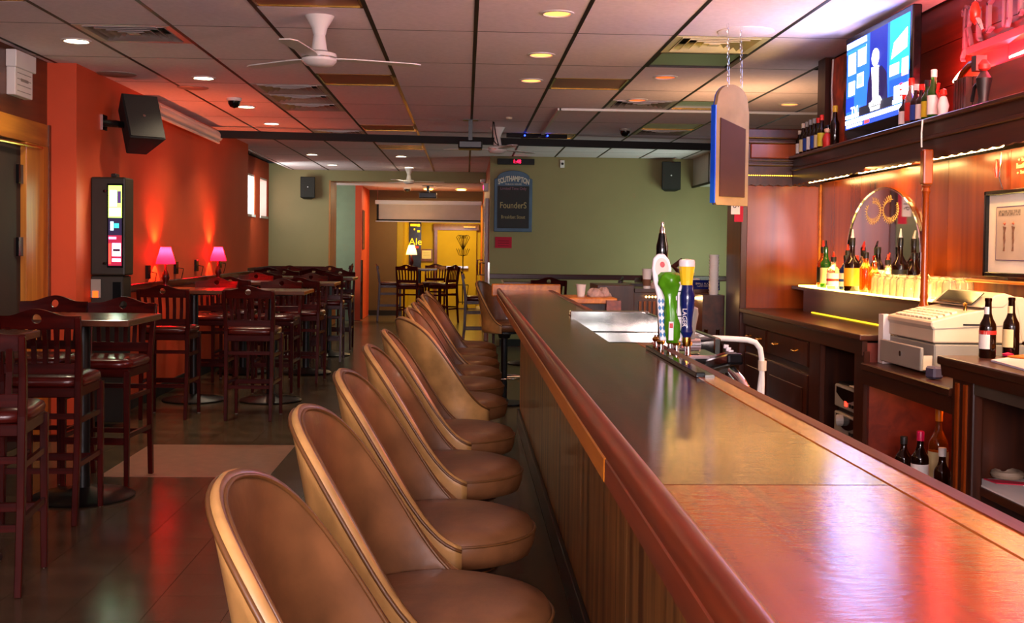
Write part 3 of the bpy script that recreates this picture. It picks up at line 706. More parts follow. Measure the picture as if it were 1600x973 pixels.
# soda gun
t = thing('soda_gun', (.80, 3.35, 1.05), 'chrome soda gun with buttons on a braided hose', 'soda gun')
MB().obox((.80, 3.48, 1.075), (.05, .24, .035), (R(-10), 0, R(4))).build('gun_body', MT['blackgloss'], t, bevel=.008, seg=2)
MB().obox((.80, 3.50, 1.094), (.036, .17, .006), (R(-10), 0, R(4))).build('cover_plate', MT['chrome'], t)
for k in range(6):
    MB().cyl((.825, 3.40+k*.033, 1.082+.0055*k), (.826, 3.40+k*.033, 1.094+.0055*k), .008, n=8).build('button', white_g, t)
MB().tube([(.80, 3.37, 1.06), (.805, 3.28, 1.04), (.81, 3.18, 1.0), (.81, 3.12, .93), (.80, 3.1, .8), (.78, 3.1, .6)], .014, 12).build('hose', MT['chrome'], t, smooth=True)
MB().box(.708, .785, 3.3, 3.66, 1.0, 1.03).build('holster', MT['black'], t, bevel=.01)
# ================================================================== BAR STOOLS
def make_stool():
    t = thing('bar_stool', (0, 0, 0), '', 'bar stool', 'tan swivel bar stools along the bar')
    zs = .755; R0 = .215
    # seat cushion
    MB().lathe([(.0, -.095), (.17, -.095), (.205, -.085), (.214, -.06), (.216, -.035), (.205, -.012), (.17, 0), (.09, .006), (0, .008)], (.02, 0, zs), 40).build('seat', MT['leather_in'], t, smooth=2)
    MB().tube([(.02+.2155*math.cos(a), .2155*math.sin(a), zs-.03) for a in [2*pi*k/40 for k in range(40)]], .0035, 6, True).build('seat_piping', MT['piping'], t, smooth=2)
    # wrap-round back, facing +X (open side); theta measured from -X
    n = 44; TH = R(100)
    def top(th):
        u = abs(th)/TH; u = min(1, u)
        s = math.cos(u*pi/2)**.62 if u < 1 else 0
        q = 8.5; c0 = .63; e = 1/(1+math.exp((u-c0)*q)); e = (e-1/(1+math.exp((1-c0)*q)))/(1/(1+math.exp(-c0*q))-1/(1+math.exp((1-c0)*q)))
        return -.04+.365*e+.02*math.cos(min(1, u*1.9)*pi/2)
    def P(th, z, inn):
        h = max(0, z)/.35
        r = .232+.035*h-(.026*(1-.2*h) if inn else 0)
        lean = .012*h*h+.012*h; cc = math.cos(th); cc = cc+(1-cc)*.38*h*(1 if cc > 0 else 0)*max(0, cc)
        return ((-r*cc)-lean+.025, r*.97*math.sin(th), zs+z)
    rows = 9; vs = []; sec = None
    def section(th):
        T = top(th); zb = -.105; pts = []
        for k in range(rows): pts.append(P(th, zb+(T-zb)*k/(rows-1), False))
        a = Vector(P(th, T, False)); b_ = Vector(P(th, T, True))
        for u, hh in ((.12, .008), (.35, .014), (.65, .014), (.88, .008)): pts.append(tuple(a.lerp(b_, u)+Vector((0, 0, hh))))
        for k in range(rows): pts.append(P(th, T+(zb-T)*k/(rows-1), True))
        return pts
    N = None
    for i in range(n+1):
        th = -TH+2*TH*i/n; s_ = section(th); N = len(s_); vs += s_
    fo = []; fi = []
    for i in range(n):
        for k in range(N):
            f = (i*N+k, i*N+(k+1) % N, (i+1)*N+(k+1) % N, (i+1)*N+k)
            (fo if (k < rows+2 or k == N-1) else fi).append(f)
    caps = [tuple(range(N)), tuple(n*N+k for k in range(N))[::-1]]
    mm = MB(); mm.mi = 0; mm.add(vs, fo+caps); k0 = len(mm.v)
    mm.f += fi; mm.m += [1]*len(fi)
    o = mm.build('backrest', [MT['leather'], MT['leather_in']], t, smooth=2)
    for inn, rr in ((False, .0042), (True, .0038)):
        pts = []
        for i in range(n+1):
            th = -TH+2*TH*i/n; p = P(th, top(th), inn); pts.append((p[0], p[1], p[2]+.004))
        MB().tube(pts, rr, 6).build('edge_piping', MT['piping'], t, smooth=2)
    # swivel, post, base, foot ring
    MB().lathe([(.16, -.097), (.16, -.112), (.06, -.125), (.05, -.16), (.03, -.165)], (.0, 0, zs), 20).build('swivel_plate', MT['black'], t)
    MB().lathe([(.03, .59), (.03, .03)], (0, 0, 0), 16).build('post', MT['black'], t, smooth=True)
    MB().lathe([(.0, 0), (.2, 0), (.2, .012), (.05, .03), (.032, .05)], (0, 0, 0), 28).build('base', MT['black'], t, smooth=True)
    MB().tube([(.17*math.cos(a), .17*math.sin(a), .24) for a in [2*pi*k/24 for k in range(24)]], .009, 8, True).build('foot_ring', MT['chrome'], t, smooth=2)
    for a in (R(45), R(135), R(225), R(315)):
        MB().tube([(.03*math.cos(a), .03*math.sin(a), .24), (.17*math.cos(a), .17*math.sin(a), .24)], .006, 6).build('ring_spoke', MT['chrome'], t)
    return t
stool = make_stool()
SY = [1.52, 2.17, 2.83, 3.56, 4.23, 5.08, 5.72, 6.29, 6.83, 7.35, 7.94]
SR = [-4, -5, -3, -1, 2, 24, -6, -3, 6, -8, 0]
SN = ['nearest the camera, cut by the bottom edge', 'second from the camera', 'third from the camera', 'fourth from the camera', 'fifth from the camera', 'sixth from the camera, turned outward', 'seventh from the camera', 'eighth from the camera', 'ninth from the camera', 'tenth from the camera', 'farthest of the row along the bar']
for k, y in enumerate(SY):
    o = stool if k == 0 else copy_tree(stool)
    o.location = (-.065+.005*k, y, 0); o.rotation_euler.z = R(SR[k]); o['label'] = 'tan vinyl swivel bar stool, '+SN[k]
o = copy_tree(stool); o.location = (.36, 10.35, 0); o.rotation_euler.z = R(-25); o['label'] = 'tan bar stool standing apart beyond the far end of the bar'

# ================================================================== PUB CHAIRS
def make_chair():
    t = thing('pub_chair', (0, 0, 0), '', 'bar chair', 'dark cherry pub chairs')
    # faces +Y; rear legs at y=-.2
    for s in (-1, 1):
        MB().bar([(s*.178, -.235, 0), (s*.182, -.205, .35), (s*.185, -.195, .72), (s*.192, -.215, .88), (s*.196, -.25, 1.045)], [.028, .03, .032, .03, .026], [.032, .036, .04, .034, .026]).build('rear_leg', MT['cherry'], t, bevel=.003)
        MB().bar([(s*.186, .195, 0), (s*.186, .19, .68)], [.026, .034], [.026, .034]).build('front_leg', MT['cherry'], t, bevel=.003)
        for z in (.30, .52):
            MB().bar([(s*.184, -.2, z), (s*.186, .19, z)], .02, .02) if False else MB().obox((s*.185, -.005, z), (.018, .385, .026)).build('side_stretcher', MT['cherry_h'], t)
        MB().lathe([(.012, 0), (.012, .008), (.006, .01)], (s*.186, .195, -.002), 8).build('foot_glide', MT['greyplastic'], t)
    MB().obox((0, .19, .27), (.36, .022, .04)).build('foot_rail', MT['cherry_h'], t, bevel=.002)
    MB().obox((0, -.2, .27), (.35, .018, .028)).build('back_stretcher', MT['cherry_h'], t)
    MB().obox((0, -.2, .545), (.35, .018, .028)).build('back_stretcher', MT['cherry_h'], t)
    MB().obox((0, -.01, .665), (.385, .40, .05)).build('seat_frame', MT['cherry_h'], t, bevel=.004)
    # pad
    n = 32; mm = MB(); vs = []
    prof = [(.93, .69), (1.0, .70), (1.02, .718), (.99, .735), (.9, .745), (.5, .752)]
    for k_, z in prof:
        for i in range(n):
            a = 2*pi*i/n; c_, s_ = math.cos(a), math.sin(a); e = .42
            vs.append((.205*k_*math.copysign(abs(c_)**e, c_), -.0+.215*k_*math.copysign(abs(s_)**e, s_), z))
    fs = [tuple(range(n))[::-1]]
    for r in range(len(prof)-1):
        for i in range(n): fs.append((r*n+i, r*n+(i+1) % n, (r+1)*n+(i+1) % n, (r+1)*n+i))
    fs.append(tuple((len(prof)-1)*n+i for i in range(n))); mm.add(vs, fs); mm.build('seat_pad', MT['redpad'], t, smooth=2)
    # lower back rail
    MB().obox((0, -.205, .785), (.375, .02, .055)).build('lower_rail', MT['cherry_h'], t, bevel=.003)
    for k in range(6):
        x = (k-2.5)*.054
        MB().bar([(x, -.208, .80), (x*1.04, -.213, .90), (x*1.08, -.236, .995)], .024, .012).build('slat', MT['cherry'], t)
    # crest rail with hole, wavy top
    def topz(x):
        u = abs(x)/.205
        return 1.052+.036*(.5+.5*math.cos(min(1, u*1.35)*pi))
    outl = []
    M_ = 24
    for i in range(M_+1): outl.append((-.205+.41*i/M_, topz(-.205+.41*i/M_)))
    outl += [(.203, .985), (-.203, .985)]
    hc = (0, 1.038); hr = .024; n = 40; ring = []
    def hit(a):
        d = (math.cos(a), math.sin(a)); best = None
        L = len(outl)
        for i in range(L):
            p, q = outl[i], outl[(i+1) % L]; ex, ez = q[0]-p[0], q[1]-p[1]
            den = d[0]*ez-d[1]*ex
            if abs(den) < 1e-9: continue
            wx, wz = p[0]-hc[0], p[1]-hc[1]
            tt = (wx*ez-wz*ex)/den; s_ = (wx*d[1]-wz*d[0])/den
            if tt > 0 and -1e-6 <= s_ <= 1+1e-6 and (best is None or tt < best): best = tt
        return (hc[0]+d[0]*best, hc[1]+d[1]*best)
    angs = sorted(set([2*pi*i/n for i in range(n)]+[math.atan2(p[1]-hc[1], p[0]-hc[0]) % (2*pi) for p in outl]))
    N = len(angs); vs = []
    def yy(x, z): return -.238-(z-.99)*.25+.55*x*x
    K = 4
    for side in (-.011, .011):
        for q in range(K+1):
            for a in angs:
                p = hit(a); hx, hz = hc[0]+hr*math.cos(a), hc[1]+hr*math.sin(a); f = q/K
                x, z = p[0]+(hx-p[0])*f, p[1]+(hz-p[1])*f; vs.append((x, yy(x, z)+side, z))
    fs = []; W = (K+1)*N
    for i in range(N):
        j = (i+1) % N
        for q in range(K): fs += [(q*N+i, q*N+j, (q+1)*N+j, (q+1)*N+i), (W+q*N+i, W+(q+1)*N+i, W+(q+1)*N+j, W+q*N+j)]
        fs += [(i, W+i, W+j, j), (K*N+i, K*N+j, W+K*N+j, W+K*N+i)]
    mm = MB(); mm.add(vs, fs); mm.build('crest_rail', MT['cherry_h'], t, smooth=True)
    return t
chair = make_chair()
def make_table():
    t = thing('pub_table', (0, 0, 0), '', 'table', 'high pub tables')
    MB().box(-.345, .345, -.33, .33, .975, 1.01).build('table_top', MT['tabletop'], t, bevel=.006, seg=2)
    MB().box(-.2, .2, -.02, .02, .955, .975).box(-.02, .02, -.2, .2, .955, .975).build('top_spider', MT['black'], t)
    MB().cyl((0, 0, .03), (0, 0, .96), .038, n=16).build('pedestal', MT['black'], t, smooth=True)
    MB().lathe([(0, 0), (.275, 0), (.28, .008), (.265, .018), (.08, .04), (.05, .06)], (0, 0, 0), 32).build('base', MT['black'], t, smooth=True)
    return t
table = make_table()
first = {'c': True, 't': True}
def put(kind, x, y, rz, label):
    src = chair if kind == 'c' else table
    o = src if first[kind] else copy_tree(src); first[kind] = False
    o.location = (x, y, 0); o.rotation_euler = (0, 0, R(rz)); o['label'] = label; return o
rows = ['first row, nearest the camera', 'second row, beside the wall screen', 'third row, under the lit pink lamp', 'fourth row, under the farther pink lamp', 'fifth row, beyond the ceiling beam', 'last row before the green wall']
rowname = ['first', 'second', 'third', 'fourth', 'fifth', 'sixth']
def dims(k): return rowname[k]+' row from the camera'
# tables: (x, ycentre)
TB = [[(-2.32, 5.06)], [(-2.78+.27, 6.42), (-2.12, 6.42)], [(-2.46, 10.45), (-1.765, 10.45)], [(-2.46, 12.75), (-1.765, 12.75)], [(-2.46, 14.85), (-1.765, 14.85)], [(-2.9, 17.6), (-2.2, 17.6)]]
for k, row in enumerate(TB):
    for q, (x, y) in enumerate(row):
        side = '' if len(row) == 1 else (' beside the wall' if q == 0 else ' beside the aisle')
        if k == 1 and q == 0: x = -2.815+.0
        if k == 1 and q == 0: continue
        put('t', x, y, 0, 'square pub table, %s%s' % (dims(k), side))
CH = [ # x, y(centre), rot, label
 (-1.98, 4.80, 8, 'dark cherry pub chair cut by the left edge, nearest the camera'),
 (-2.13, 5.99, 2, 'dark cherry pub chair with bluish rear leg, near side of the second table row'),
 (-2.55, 6.95, 180, 'dark cherry pub chair facing the camera by the timber door post'),
 (-2.12, 6.86, 176, 'dark cherry pub chair facing the camera in front of the wall screen'),
 (-2.42, 9.48, 0, 'dark cherry pub chair left of two backed to the camera below the lit pink lamp'),
 (-1.73, 9.44, -1, 'dark cherry pub chair right of two backed to the camera below the pink lamps'),
 (-2.46, 11.15, 180, 'pub chair facing the camera, third table row, wall side'),
 (-1.83, 11.15, 178, 'pub chair facing the camera, third table row, aisle side'),
 (-2.40, 12.0, 0, 'pub chair backed to the camera, fourth table row, wall side'),
 (-1.68, 11.97, -3, 'pub chair backed to the camera, fourth table row, aisle side'),
 (-2.5, 13.5, 180, 'pub chair facing the camera, fourth table row, wall side'),
 (-1.84, 13.45, 181, 'pub chair facing the camera, fourth table row, aisle side'),
 (-2.42, 14.15, 0, 'pub chair backed to the camera, fifth table row, wall side'),
 (-1.7, 14.15, 2, 'pub chair backed to the camera, fifth table row, aisle side'),
 (-2.5, 15.6, 180, 'pub chair facing the camera, fifth table row, wall side'),
 (-1.74, 15.7, 180, 'pub chair facing the camera, fifth table row, aisle side'),
 (-2.85, 16.9, 0, 'pub chair backed to the camera, sixth table row, wall side'),
 (-2.2, 16.9, 0, 'pub chair backed to the camera, sixth table row, aisle side'),
 (-2.85, 18.35, 180, 'pub chair facing the camera, sixth table row, wall side'),
 (-2.2, 18.35, 180, 'pub chair facing the camera, sixth table row, aisle side'),
 (-2.36, 21.3, 90, 'lone pub chair seen side-on in the wide opening by the sage wall'),
 (.2, 15.7, -90, 'pub chair seen side-on beside the varnished door, past the bar end'),
 (-1.42, 21.55, -85, 'pub chair left of the lamp table in the back room'),
 (-1.0, 20.85, -15, 'pub chair backed to the camera at the lamp table in the back room'),
 (-.62, 21.9, 170, 'pub chair behind the lamp table in the back room, before the yellow wall'),
 (-.42, 21.2, 60, 'pub chair turned toward the lamp table, right side, in the back room'),
 (.95, 13.2, 0, 'pub chair backed to the camera at the dark table behind the bar end'),
 (1.62, 13.6, 80, 'pub chair seen side-on left of the cardboard cup, behind the bar'),
 (1.98, 14.2, 100, 'pub chair seen side-on right of its twin, behind the bar'),
]
for x, y, rz, lab in CH: put('c', x, y, rz, lab)
put('t', -.87, 21.5, 0, 'high pub table with a lit lamp in the back room')
put('t', .8, 13.95, 0, 'high dark pub table against the right rear green wall')
put('t', 2.3, 13.8, 0, 'high pub table behind the bar, right of the two side-on chairs')

# ================================================================== LAMPS
def shade_mat(name, col, es):
    m, n, l, b = nodemat(name); out = n['Material Output']; b.inputs['Base Color'].default_value = S(col); b.inputs['Roughness'].default_value = .8
    b.inputs['Emission Color'].default_value = S(col); b.inputs['Emission Strength'].default_value = es
    tr = n.new('ShaderNodeBsdfTranslucent'); tr.inputs[0].default_value = S(col); mx = n.new('ShaderNodeMixShader'); mx.inputs[0].default_value = .5
    l.new(b.outputs[0], mx.inputs[1]); l.new(tr.outputs[0], mx.inputs[2]); l.new(mx.outputs[0], out.inputs['Surface']); return m
shade_pink = shade_mat('shade_magenta_lit', '#ff1850', .9); shade_cream = shade_mat('shade_cream_lit', '#ffb860', 5)
core_g = glow('bulb_warm', '#ffdf90', 8)
def lamp(x, y, z, label, shade, col, power, s=1):
    t = thing('table_lamp', (x, y, z), label, 'lamp', 'small shaded table lamps')
    MB().lathe([(0, 0), (.045*s, 0), (.045*s, .012*s), (.02*s, .025*s), (.018*s, .05*s), (.036*s, .09*s), (.03*s, .13*s), (.012*s, .17*s), (.012*s, .21*s), (.006*s, .22*s), (.006*s, .26*s)], (x, y, z), 18).build('base', MT['cherry'], t, smooth=True)
    n = 20; mm = MB(); vs = []
    for zz, r in ((.22, .088), (.27, .078), (.33, .058), (.375, .046)):
        for k in range(n): vs.append((x+r*s*math.cos(2*pi*k/n)*(1+.03*math.cos(8*2*pi*k/n)), y+r*s*math.sin(2*pi*k/n), z+zz*s))
    fs = [(a*n+k, a*n+(k+1) % n, (a+1)*n+(k+1) % n, (a+1)*n+k) for a in range(3) for k in range(n)]
    mm.add(vs, fs); o = mm.build('lamp_shade', shade, t, smooth=2)
    MB().lathe([(0, -.02), (.016, 0), (.012, .02), (0, .03)], (x, y, z+.285*s), 12).build('bulb', core_g, t, smooth=True)
    point('lamp_light', (x, y, z+.33*s), col, power, .02)
    return t
lamp(-2.76, 10.62, 1.01, 'small table lamp with pink shade, nearer of two along the orange wall', shade_pink, (1, .16, .05), 24)
lamp(-2.76, 12.85, 1.01, 'small table lamp with pink shade, farther of two along the orange wall', shade_pink, (1, .18, .06), 20)
lamp(-1.02, 21.55, 1.01, 'small lamp with glowing cream shade on the back room table', shade_cream, (1, .6, .25), 8, 1.15)

# ================================================================== LEFT WALL OBJECTS
t = thing('wall_unit', (-3.0, 7.95, 2.4), 'white wall-mounted air unit above the timber door', 'air unit')
MB().prism([(7.745, 2.585), (8.10, 2.585), (8.10, 2.70), (7.745, 2.70)], 0, -3.07, -3.0).build('top_cover', MT['white'], t, bevel=.004)
MB().prism([(7.755, 2.40), (8.06, 2.40), (8.06, 2.585), (7.755, 2.585)], 0, -3.07, -3.01).build('body', MT['white'], t, bevel=.004)
for k in range(4):
    MB().box(-3.011, -3.007, 7.79, 8.03, 2.43+k*.04, 2.434+k*.04).build('grille_line', MT['greyplastic'], t)
MB().box(-3.011, -3.008, 7.85, 7.98, 2.50, 2.52).build('printed_notice', MT['greyplastic'], t)
# loudspeaker on the left wall, wedge shaped
def wedge_speaker(c, label, s, rz, rx, big=True):
    t = thing('loudspeaker', c, label, 'speaker', 'black wall loudspeakers')
    from mathutils import Euler
    M = Euler((rx, 0, rz)).to_matrix(); c = Vector(c)
    w_, d_, h_ = s
    P = [(-w_/2, -d_/2), (-w_*.28, d_/2), (w_*.28, d_/2), (w_/2, -d_/2)]
    vs = [c+M@Vector((p[0], p[1], z)) for z in (-h_/2, h_/2) for p in P]
    fs = [(0, 3, 2, 1), (4, 5, 6, 7)]+[(k, (k+1) % 4, 4+(k+1) % 4, 4+k) for k in range(4)]
    MB().add(vs, fs).build('cabinet', MT['blackmatte'], t, bevel=.006)
    vs = [c+M@Vector((a*w_*.46, -d_/2-.008, b_*h_*.47)) for a, b_ in ((-1, -1), (1, -1), (1, 1), (-1, 1))]+[c+M@Vector((a*w_*.46, -d_/2-.001, b_*h_*.47)) for a, b_ in ((-1, -1), (1, -1), (1, 1), (-1, 1))]
    MB().add(vs, [(0, 1, 2, 3), (7, 6, 5, 4)]+[(k, 4+k, 4+(k+1) % 4, (k+1) % 4) for k in range(4)]).build('grille', mat('speaker_cloth', '#2a2622', .8, var=.2, vs=200), t)
    p = c+M@Vector((0, -d_/2-.009, 0)); q = c+M@Vector((0, -d_/2-.012, 0)); MB().cyl(p, q, .012, n=10).build('badge', MT['chrome'], t)
    return t, M
ws, M = wedge_speaker((-2.64, 9.3, 2.37), 'large black loudspeaker tilted out from the orange wall', (.30, .26, .40), R(38), R(-26))
MB().tube([(-2.86, 9.1, 2.36), (-2.78, 9.18, 2.36), (-2.72, 9.28, 2.36)], .028, 10).build('bracket', MT['black'], ws)
MB().box(-2.86, -2.84, 9.05, 9.16, 2.3, 2.42).build('wall_plate', MT['chrome'], ws)
t, M = wedge_speaker((-2.735, 19.82, 2.40), 'black loudspeaker on the rear green wall, left', (.25, .22, .36), R(8), R(-6))
t, M = wedge_speaker((2.92, 16.25, 2.46), 'black loudspeaker on the right green wall below the soffit', (.27, .24, .40), R(-6), R(-4))
# rolled projection screen tube along the left wall
t = thing('screen_roller', (-2.79, 11.6, 2.6), 'long white rolled-up projector screen case along the orange wall', 'screen roller')
MB().cyl((-2.79, 10.3, 2.63), (-2.79, 12.9, 2.62), .06, n=20).build('case', MT['white'], t, smooth=True)
MB().cyl((-2.76, 10.32, 2.555), (-2.76, 12.85, 2.545), .014, n=10).build('bottom_bar', MT['white'], t, smooth=True)
for y in (10.29, 12.9): MB().cyl((-2.79, y-.012, 2.625), (-2.79, y+.012, 2.625), .066, n=20).build('end_cap', MT['beige'], t)
for k, (y, z) in enumerate([(10.36, 1.16), (11.35, 1.18), (12.2, 1.19), (13.35, 1.20)]):
    o = thing('wall_outlet', (-2.85, y, z), 'black wall socket strip with cord, %s from the camera on the orange wall' % ordn[k], 'outlet', 'sockets on the orange wall')
    B('faceplate', MT['blackgloss'], o, -2.86, -2.835, y-.045, y+.045, z-.06, z+.06)
    MB().tube([(-2.835, y+.03, z), (-2.80, y+.10, z-.01), (-2.82, y+.16, z-.05), (-2.84, y+.17, z-.12)], .004, 6).build('cord', MT['black'], o)
# touch-screen jukebox on stand
t = thing('jukebox', (-2.75, 9.0, 0), 'tall dark wall jukebox with a glowing touch screen', 'jukebox')
olive_m = mat('jukebox_shell', '#26221a', .45, var=.1)
MB().box(-2.86, -2.60, 8.82, 9.05, 1.17, 1.92).build('upper_case', olive_m, t, bevel=.012, seg=2)
MB().box(-2.86, -2.615, 8.83, 9.04, .93, 1.165).build('lower_case', olive_m, t, bevel=.008)
MB().box(-2.86, -2.62, 8.84, 9.04, .04, .93).build('stand', MT['blackmatte'], t, bevel=.004)
MB().box(-2.72, -2.68, 8.86, 8.95, 1.92, 1.95).build('top_knob', MT['black'], t, bevel=.006)
MB().box(-2.732, -2.612, 8.811, 8.819, 1.23, 1.87).build('screen_bezel', MT['blackgloss'], t)
MB().box(-2.855, -2.78, 8.815, 8.82, 1.0, 1.14).build('card_reader', MT['greyplastic'], t)
MB().box(-2.84, -2.80, 8.81, 8.815, 1.0, 1.05).build('reader_light', glow('orange_led', '#ff4a10', 1.5), t)
MB().box(-2.69, -2.63, 8.815, 8.83, .98, 1.12).build('coin_slot', MT['blackgloss'], t)
for z in (1.25, 1.80): MB().lathe([(0, 0), (.014, .004), (.014, .02), (0, .024)], (-2.75, 8.81, z), 10).build('lock_knob', MT['blackgloss'], t)
SCR = [('#b8ff50', 2.2, 0, 1, .60, 1), ('#e8e8ff', 2.4, .1, .62, .74, .94), ('#402858', 1, .66, .95, .78, .93), ('#e6ffb0', 2.4, .08, .92, .62, .72), ('#181030', .8, 0, 1, .38, .60), ('#c0f0ff', 2.2, .16, .38, .44, .55), ('#30a0a0', 1.2, .44, .8, .47, .53),
       ('#80102c', 1.0, 0, 1, 0, .38), ('#ff80b8', 1.6, .04, .6, .33, .36), ('#d0e0ff', 2.0, .3, .94, .12, .28), ('#38102c', .5, .36, .9, .18, .21), ('#ffb0d8', 1.8, .3, .94, .05, .09), ('#f04030', 1.2, .04, .2, .02, .28)]
for k, (c_, st, a, b_, lo, hi) in enumerate(SCR):
    x0, x1, z0, z1 = -2.722, -2.622, 1.245, 1.855
    yv = 8.8105-.0006*(k+1) if k not in (0, 4, 7) else 8.810
    MB().box(x0+(x1-x0)*a, x0+(x1-x0)*b_, yv-.0005, 8.8112, z0+(z1-z0)*lo, z0+(z1-z0)*hi).build('screen_area', glow('juke_screen_%d' % k, c_, st), t)
area('jukebox_glow', (-2.655, 8.78, 1.6), (-2.5, 8.0, 1.5), .07, .5, (.7, 1, .6), .8)

# ================================================================== BACK WALL OBJECTS
t = thing('beer_board', (.68, 16.36, 1.65), 'blue arched chalkboard with SOUTHAMPTON heading on the green wall', 'chalkboard')
bx0, bx1, bz0, bz1 = .40, .945, 1.645, 2.40
def arch(x0, x1, z0, z1, rise, n=14):
    cx = (x0+x1)/2; hw = (x1-x0)/2
    return [(x0, z0), (x1, z0), (x1, z1)]+[(cx+hw*.86*math.cos(a), z1+.012+rise*math.sin(a)) for a in [pi*k/n for k in range(n+1)]]+[(x0, z1)]
MB().prism(arch(bx0, bx1, bz0, bz1, .11), 1, 16.355, 16.395).build('board_frame', mat('board_blue', '#33506a', .5, var=.1), t, bevel=.006)
MB().box(bx0+.045, bx1-.045, 16.35, 16.356, bz0+.05, bz1-.10).build('slate', mat('slate_black', '#0c0a0a', .6, var=.1), t)
chalk = mat('chalk_tan', '#9c8a62', .9, var=.1); chalk_p = mat('chalk_mauve', '#8c6070', .9, var=.1); chalk_w = mat('paint_cream', '#c4bcae', .7, var=.05)
# arched heading letters
word = 'SOUTHAMPTON'
for k, ch in enumerate(word):
    u = (k-(len(word)-1)/2)/((len(word)-1)/2); x = .672+u*.205; z = 2.402-.045*u*u
    text('heading_letter', ch, chalk_w, t, (x, 16.349, z), .105, (0, -1, 0), .002, off=.004, up=(.10*u, 0, 1), xs=.62)
text('subheading', 'PUBLICK HOUSE', chalk_w, t, (.672, 16.349, 2.325), .032, (0, -1, 0), .001)
text('chalk_line', 'Limited Time Only', chalk_p, t, (.672, 16.348, 2.262), .058, (0, -1, 0), .001, xs=.85)
text('chalk_line', 'FounderS', chalk, t, (.672, 16.348, 2.02), .125, (0, -1, 0), .001, off=.001, xs=.8)
text('chalk_line', 'Breakfast Stout', chalk, t, (.672, 16.348, 1.855), .07, (0, -1, 0), .001, xs=.8)
t = thing('red_notice', (.54, 16.39, 1.41), 'small red paper notice pinned below the chalkboard', 'notice')
B('paper', MT['redpaper'], t, .42, .66, 16.39, 16.398, 1.41, 1.57)
for k in range(3): B('text_line', mat('dark_ink', '#5c0818', .8, var=0), t, .46, .62, 16.388, 16.39, 1.44+k*.035, 1.447+k*.035)
t = thing('led_clock', (.70, 16.36, 2.6), 'black wall clock bar with red LED digits above the chalkboard', 'clock')
B('case', MT['blackgloss'], t, .44, .97, 16.34, 16.39, 2.605, 2.69, bevel=.004)
text('digits', '1:48', glow('red_led', '#ff1038', 4), t, (.72, 16.338, 2.648), .075, (0, -1, 0), .001, xs=.9)
t = thing('wall_sensor', (1.38, 16.38, 2.6), 'small white wall sensor plate with a black eye on the green wall', 'sensor')
B('plate', MT['white'], t, 1.345, 1.405, 16.38, 16.4, 2.575, 2.68)
MB().cyl((1.375, 16.38, 2.63), (1.375, 16.37, 2.63), .018, n=12).build('eye', MT['blackgloss'], t)
t = thing('emergency_light', (.30, 18.0, 2.4), 'small twin-head emergency light with a red glow over the varnished door', 'emergency light')
B('case', MT['white'], t, .27, .34, 17.9, 18.15, 2.30, 2.42)
for y in (17.95, 18.12): MB().lathe([(.0, 0), (.04, .02), (.045, .06), (0, .07)], (.26, y, 2.42), 12).build('lamp_head', MT['white'], t, smooth=True)
B('exit_glow', glow('red_exit', '#ff1850', 4), t, .262, .27, 17.97, 18.07, 2.33, 2.39)

# back room: projection screen, window poster, frame, door closer, coat rack
t = thing('projection_screen', (-.7, 22.0, 1.88), 'white projection screen pulled part way down before the yellow vestibule', 'projection screen')
MB().box(-1.75, .30, 22.0, 22.09, 2.22, 2.30).build('case', MT['white'], t, bevel=.01)
MB().box(-1.68, .28, 22.04, 22.045, 1.93, 2.22).build('fabric', MT['screen'], t)
MB().box(-1.72, -1.68, 22.035, 22.045, 1.90, 2.22).box(-1.72, .28, 22.035, 22.045, 1.905, 1.935).build('black_border', MT['blackmatte'], t)
MB().box(-1.74, .28, 22.03, 22.055, 1.885, 1.905).build('bottom_bar', MT['white'], t)
MB().cyl((-1.70, 22.04, 2.3), (-1.70, 22.04, 2.56), .004, n=6).build('hang_wire', MT['chrome'], t)
area('projector_red', (-.72, 21.6, 2.42), (-.62, 22.04, 2.08), .05, .02, (1, .05, .1), 5)
yg = glow('sign_yellow_lit', '#e8b818', .9)
t = thing('window_sign', (-1.24, 26.15, .9), 'tall dark window with yellow glowing panes and a red line sign in the vestibule', 'window')
B('dark_pane', MT['blackgloss'], t, -1.44, -1.02, 26.15, 26.19, .9, 1.98)
for a in ((-1.42, -1.30, 1.86, 1.94), (-1.27, -1.12, 1.88, 1.93), (-1.11, -1.05, 1.87, 1.93), (-1.42, -1.32, 1.66, 1.84), (-1.42, -1.31, 1.44, 1.64), (-1.19, -1.16, 1.79, 1.83), (-1.11, -1.05, 1.74, 1.79)):
    B('lit_pane', yg, t, a[0], a[1], 26.145, 26.15, a[2], a[3])
text('lettering', 'Ale', yg, t, (-1.15, 26.145, 1.52), .22, (0, -1, 0), .001)
B('red_line', glow('sign_red_lit', '#d02010', 1.2), t, -1.36, -1.08, 26.14, 26.15, 1.38, 1.42)
t = thing('vestibule_door', (-.2, 26.1, 0), 'yellow exit door with a horizontal push bar in the vestibule', 'door')
B('leaf', MT['yellowwall'], t, -.65, .24, 26.12, 26.18, .02, 1.80)
B('head_casing', MT['brownwood'], t, -.74, .3, 26.1, 26.19, 1.80, 1.95)
B('side_casing', MT['brownwood'], t, -.72, -.65, 26.1, 26.19, .02, 1.80)
B('push_bar', MT['steel'], t, -.60, .06, 26.06, 26.12, .93, .98)
B('closer_arm', MT['brass'], t, -.05, .22, 26.02, 26.08, 1.86, 1.89)
t = thing('framed_notice', (-.88, 26.15, 1.1), 'small framed white notice on the yellow vestibule wall', 'picture frame')
B('frame', MT['brownwood'], t, -1.03, -.76, 26.16, 26.19, 1.08, 1.36); B('sheet', MT['paper'], t, -1.0, -.79, 26.15, 26.162, 1.14, 1.33)
for k in range(4): B('text_line', MT['greyplastic'], t, -.97, -.82, 26.148, 26.15, 1.17+k*.035, 1.175+k*.035)
